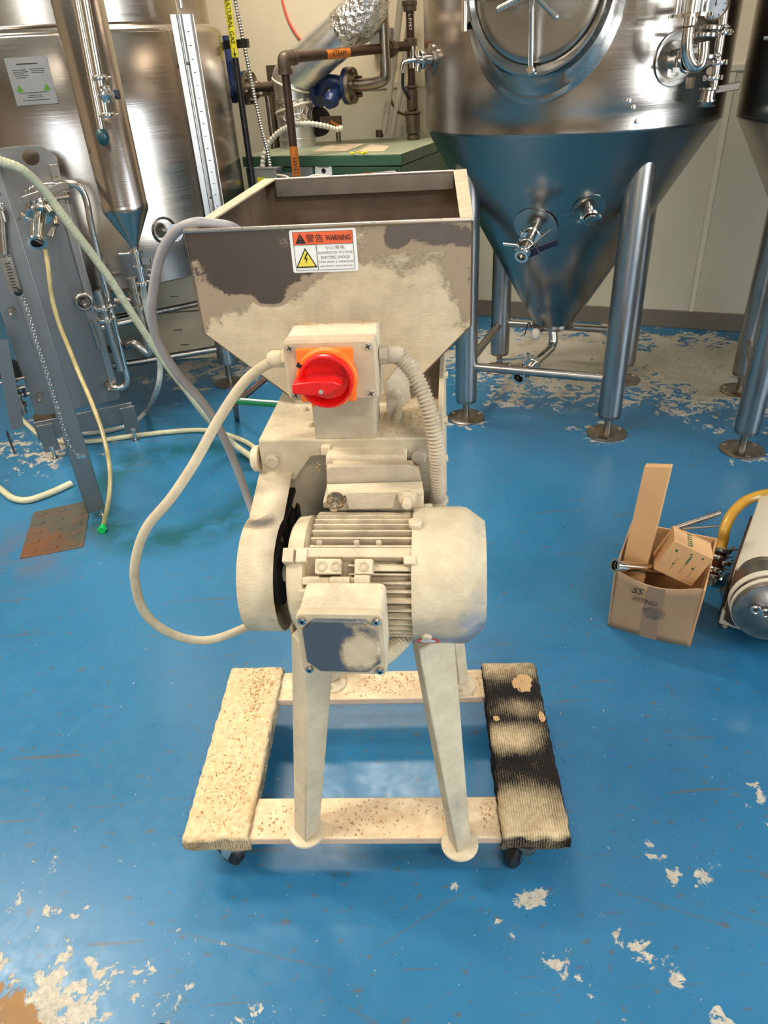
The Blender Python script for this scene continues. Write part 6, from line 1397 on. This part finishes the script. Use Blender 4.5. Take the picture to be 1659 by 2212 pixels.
un = ppl(845, 105, el_, dh.cross(UP)); q = B(); q.lathe(un - dh * .03, dh, [(0, .030), (.012, .032), (.014, .042), (.038, .042), (.04, .032), (.06, .030)], 8); q.build('union', 'iron', steam)
zlo = .55; q = B(); q.cyl(Vector((el_.x, el_.y, zlo)), el_ - UP * .04, .020, n=24); q.build('drop_pipe', 'brown_pipe', steam)
# labels
def pipe_label(c, ax, r, L_, face, mat, nm, word, flip, hgt, par, wid=None, tcol='ink'):
    x, y = Vector(ax).normalized(), None; f = Vector(face); f = (f - x * f.dot(x)).normalized(); s = x.cross(f)
    vs = []; 
    for t in (-L_ / 2, L_ / 2):
        for k in range(13):
            a = math.radians(-80 + 160 * k / 12); vs.append(Vector(c) + x * t + (f * math.cos(a) + s * math.sin(a)) * (r + .0006))
    q = B(); q.add(vs, [(k, k + 1, 14 + k, 13 + k) for k in range(12)]); o = q.build(nm, mat, par, smooth=True)
    if word: text(word, Vector(c) + f * (r + .001), x * flip, f.cross(x * flip), tcol, o, hgt=hgt, wid=wid, lift=.001)
    return o
toc = lambda p: (EYE - p).normalized()
c0 = ppl(727, 115, el_, dh.cross(UP)); pipe_label(c0, dh, .0225, .15, toc(c0), 'label_orange', 'pipe_label', 'STEAM', 1, .026, steam, wid=.085)
c0 = Vector((el_.x, el_.y, pw(632, 362, -1.0).z)); pipe_label(c0, UP, .020, .19, toc(c0), 'label_orange', 'pipe_label', 'STEAM', 1, .022, steam)
# ball valve fittings on the riser side
q = B(); c0 = pw(893, 128, nR - .06); q.lathe(c0 - UP * .04, UP, [(0, .022), (.02, .022), (.022, .026), (.05, .026), (.052, .018), (.08, .018), (.082, .024), (.098, .024)], 22); q.cyl(c0 - RIGHT * .04 - UP * .01, c0, .012); q.tube([c0 - RIGHT * .03 - UP * .01, c0 - RIGHT * .055 - UP * .012, c0 - RIGHT * .065 - UP * .04], .011, 12); vb = q.build('hose_bib', 'polished', steam)
q = B(); q.cyl(c0 + UP * .0, RP(c0.z), .012); q.build('nipple', 'polished', steam)
hb_ = [pw(870, 158, nR - .06), pw(870, 185, nR - .06), pw(877, 202, nR - .05), pw(884, 214, nR - .03)]; q = B(); q.tube(hb_, .008, 10); q.build('valve_lever', 'navy', steam)
for k, s in enumerate(('L', 'P', 'M', '17')): text(s, RP(zr(34 + k * 9)) + toc(R0) * .022, UP * -1, (toc(R0).cross(UP * -1)), 'white', steam, hgt=.016, lift=.001)
# gas pipe
G1, G2 = pw(488, -10, -.97), pw(547, 395, -.97); gq = Vector(((G1.x + G2.x) / 2, (G1.y + G2.y) / 2, 0))
gas = thing('gas_pipe', 'black gas pipe with a yellow label, in front of the blue flanged valve', 'pipe', gq)
q = B(); q.cyl(gq + UP * .5, gq + UP * (G1.z + .3), .0155, n=22); q.build('pipe', 'black_pipe', gas)
zg = lambda y: ppl(505, y, gq, N).z
c0 = gq + UP * (zg(58)); pipe_label(c0, UP, .0157, abs(zg(-10) - zg(126)), toc(c0), 'label_yellow', 'pipe_label', None, -1, .022, gas)
fg = toc(c0); fg = (fg - UP * fg.dot(UP)).normalized(); cg_ = gq + UP * ((zg(-9) + zg(95)) / 2) + fg * .0172
text('NATURAL GAS', cg_, -UP, fg.cross(-UP), 'ink', gas, wid=abs(zg(-9) - zg(95)), hgt=.021, lift=.001, bold=.01)
ag_ = gq + UP * zg(112) + fg * .0175; sg_ = fg.cross(UP); q = B()
q.prism([ag_ - UP * .022, ag_ + sg_ * .008 - UP * .006, ag_ + sg_ * .002 - UP * .006, ag_ + sg_ * .002 + UP * .016, ag_ - sg_ * .002 + UP * .016, ag_ - sg_ * .002 - UP * .006, ag_ - sg_ * .008 - UP * .006], fg * .0008); q.build('flow_arrow', 'ink', gas, smooth=False)
q = B(); q.box(gq + UP * zg(95) + U * .0 + N * .03, .13, .02, .035, U, N, UP); q.build('pipe_strap', 'black', gas)
# blue flanged valves on the old steel line along the wall
def flange(c, ax, r, mat='old_steel'):
    q = B(); q.lathe(c, ax, [(0, r), (.02, r), (.022, r * .95)], 36); return q
nv = -.42
line = thing('blue_valve', 'blue flanged valve behind the black gas pipe', 'valve', pw(510, 180, nv))
q = B(); c0 = pw(504, 195, nv); c1 = pw(533, 190, nv); q.ball(c0, .060, .8, .9, 1.1, 12); q.cyl(c0 - U * .02, c1, .05); q.lathe(c0, UP, [(.03, .052), (.10, .045), (.13, .055), (.15, .055), (.20, .03), (.26, .028)], 24); q.lathe(c1 - U * .012, U, [(0, .084), (.022, .084)], 36); vb = q.build('valve_body', 'blue', line)
q = B(); q.lathe(c1 + U * .012, U, [(0, .082), (.020, .082), (.024, .05)], 36); q.build('flange', 'old_steel', vb)
for k in range(6):
    a = k * PI / 3 + .3; d_ = (N * math.cos(a) + UP * math.sin(a)) * .064; q = B(); q.bolt(c1 + U * .034 + d_, U, .013, .012); q.build('flange_bolt', 'old_steel', vb)
q = B(); q.cyl(c1 + U * .03, pw(612, 184, nv), .024); q.lathe(pw(590, 185, nv), U, [(0, .03), (.05, .03)], 20); q.cyl(pw(578, 200, nv), Vector((pw(578, 200, nv).x, pw(578, 200, nv).y, .5)), .019); q.bolt(pw(577, 206, nv), UP, .028, .02); q.build('pipe_tee', 'old_steel', line)
q = B(); q.cyl(c0, c0 - U * .12, .018); q.build('pipe_stub', 'iron', line)
q = B(); a_ = pw(590, 196, nv + .12); q.box(Vector((a_.x, a_.y, .95)) + U * .03, .09, .05, 1.0, U, N, UP); q.build('pipe_chase', 'iron', line)
line2 = thing('strainer_valve', 'blue Y-shaped strainer with bolted flanges right of the flue duct', 'valve', pw(730, 190, nv))
c2 = pw(691, 195, nv); c3 = pw(748, 186, nv)
q = B(); q.lathe(c2 - U * .02, U, [(0, .084), (.022, .084)], 36); q.tube([c2, pw(705, 178, nv - .02), pw(727, 178, nv - .02), c3], .036, 20, 8); q.cyl(pw(738, 188, nv), pw(717, 214, nv - .10), .038, .034); q.lathe(pw(718, 213, nv - .10), (pw(717, 214, nv - .10) - pw(738, 188, nv)), [(0, .042), (.02, .042), (.03, .034), (.05, .03)], 8); q.lathe(c3 - U * .0, U, [(0, .088), (.022, .088)], 40); sb = q.build('strainer_body', 'blue', line2)
q = B(); q.lathe(c3 + U * .022, U, [(0, .086), (.022, .086), (.026, .05)], 40); q.build('flange', 'old_steel', sb)
for k in range(5):
    a = k * 2 * PI / 5 + .5; d_ = (N * math.cos(a) + UP * math.sin(a)) * .064; q = B(); q.bolt(c3 + U * .046 + d_, U, .015, .022); q.build('flange_bolt', 'iron', sb)
q = B(); q.tube([c3 + U * .04, pw(790, 182, nv), pw(815, 178, nv), pw(830, 170, nv), pw(833, 150, nv), pw(832, 130, nv)], .029, 20, 8); k0 = pw(832, 132, nv); q.cyl(k0, k0 + UP * .7, .027); q.lathe(k0 - UP * .03, UP, [(0, .031), (.03, .031)], 20); q.build('bent_pipe', 'old_steel', line2)
# wall box and conduits
a_, c_ = pw(797, 63, -.06), pw(845, 113, -.06); q = B(); q.prism([a_, Vector((c_.x, c_.y, a_.z)), c_, Vector((a_.x, a_.y, c_.z))], N * .055); tag(q.build('switch_enclosure', 'grey_box', None, bev=.004), 'flat grey electrical enclosure on the wall behind the bent steel pipe', 'electrical box')
conduit('flex_conduit', [pw(810, -10, -.10), pw(811, 20, -.09), pw(812, 62, -.05)], .010, 'flex', 'short ribbed conduit entering the top of the wall enclosure')
cable('wall_pipe', [pw(868, -20, -.16), pw(852, 120, -.16), pw(829, 288, -.16)], .018, 'pale_enamel', 'left one of two cream pipes leaning on the wall behind the steam riser', 'pipe')
cable('wall_pipe', [pw(893, -20, -.13), pw(870, 160, -.13), pw(845, 296, -.13)], .018, 'pale_enamel', 'right one of two cream pipes leaning on the wall behind the steam riser', 'pipe')
q = B(); q.cyl(pw(820, 296, -.17), pw(820, 281, -.17), .022); tag(q.build('short_pipe', 'iron'), 'small rusty pipe stub at the foot of the leaning cream pipes', 'pipe')
cable('loop_cable', [pw(842, 205, -.1), pw(848, 225, -.12), pw(862, 243, -.14), pw(884, 250, -.2)], .007, 'iron', 'dark cable sagging behind the leaning pipes to the steam riser', 'cable')
cable('red_tubing', [pw(606, -20, -.008), pw(612, 10, -.008), pw(624, 46, -.008), pw(640, 74, -.008), pw(653, 89, -.008)], .0065, 'red_wire', 'thin red tubing curving down the cream wall beside the duct', 'tubing')

# shoe tip at the lower picture edge
q = B(); c0 = pz(330, 2318, .035); q.ball(c0, .045, 1.0, 1.6, .7, 12); sh = q.build('shoe', 'black'); tag(sh, 'dark toe of a shoe just showing at the bottom edge', 'shoe')
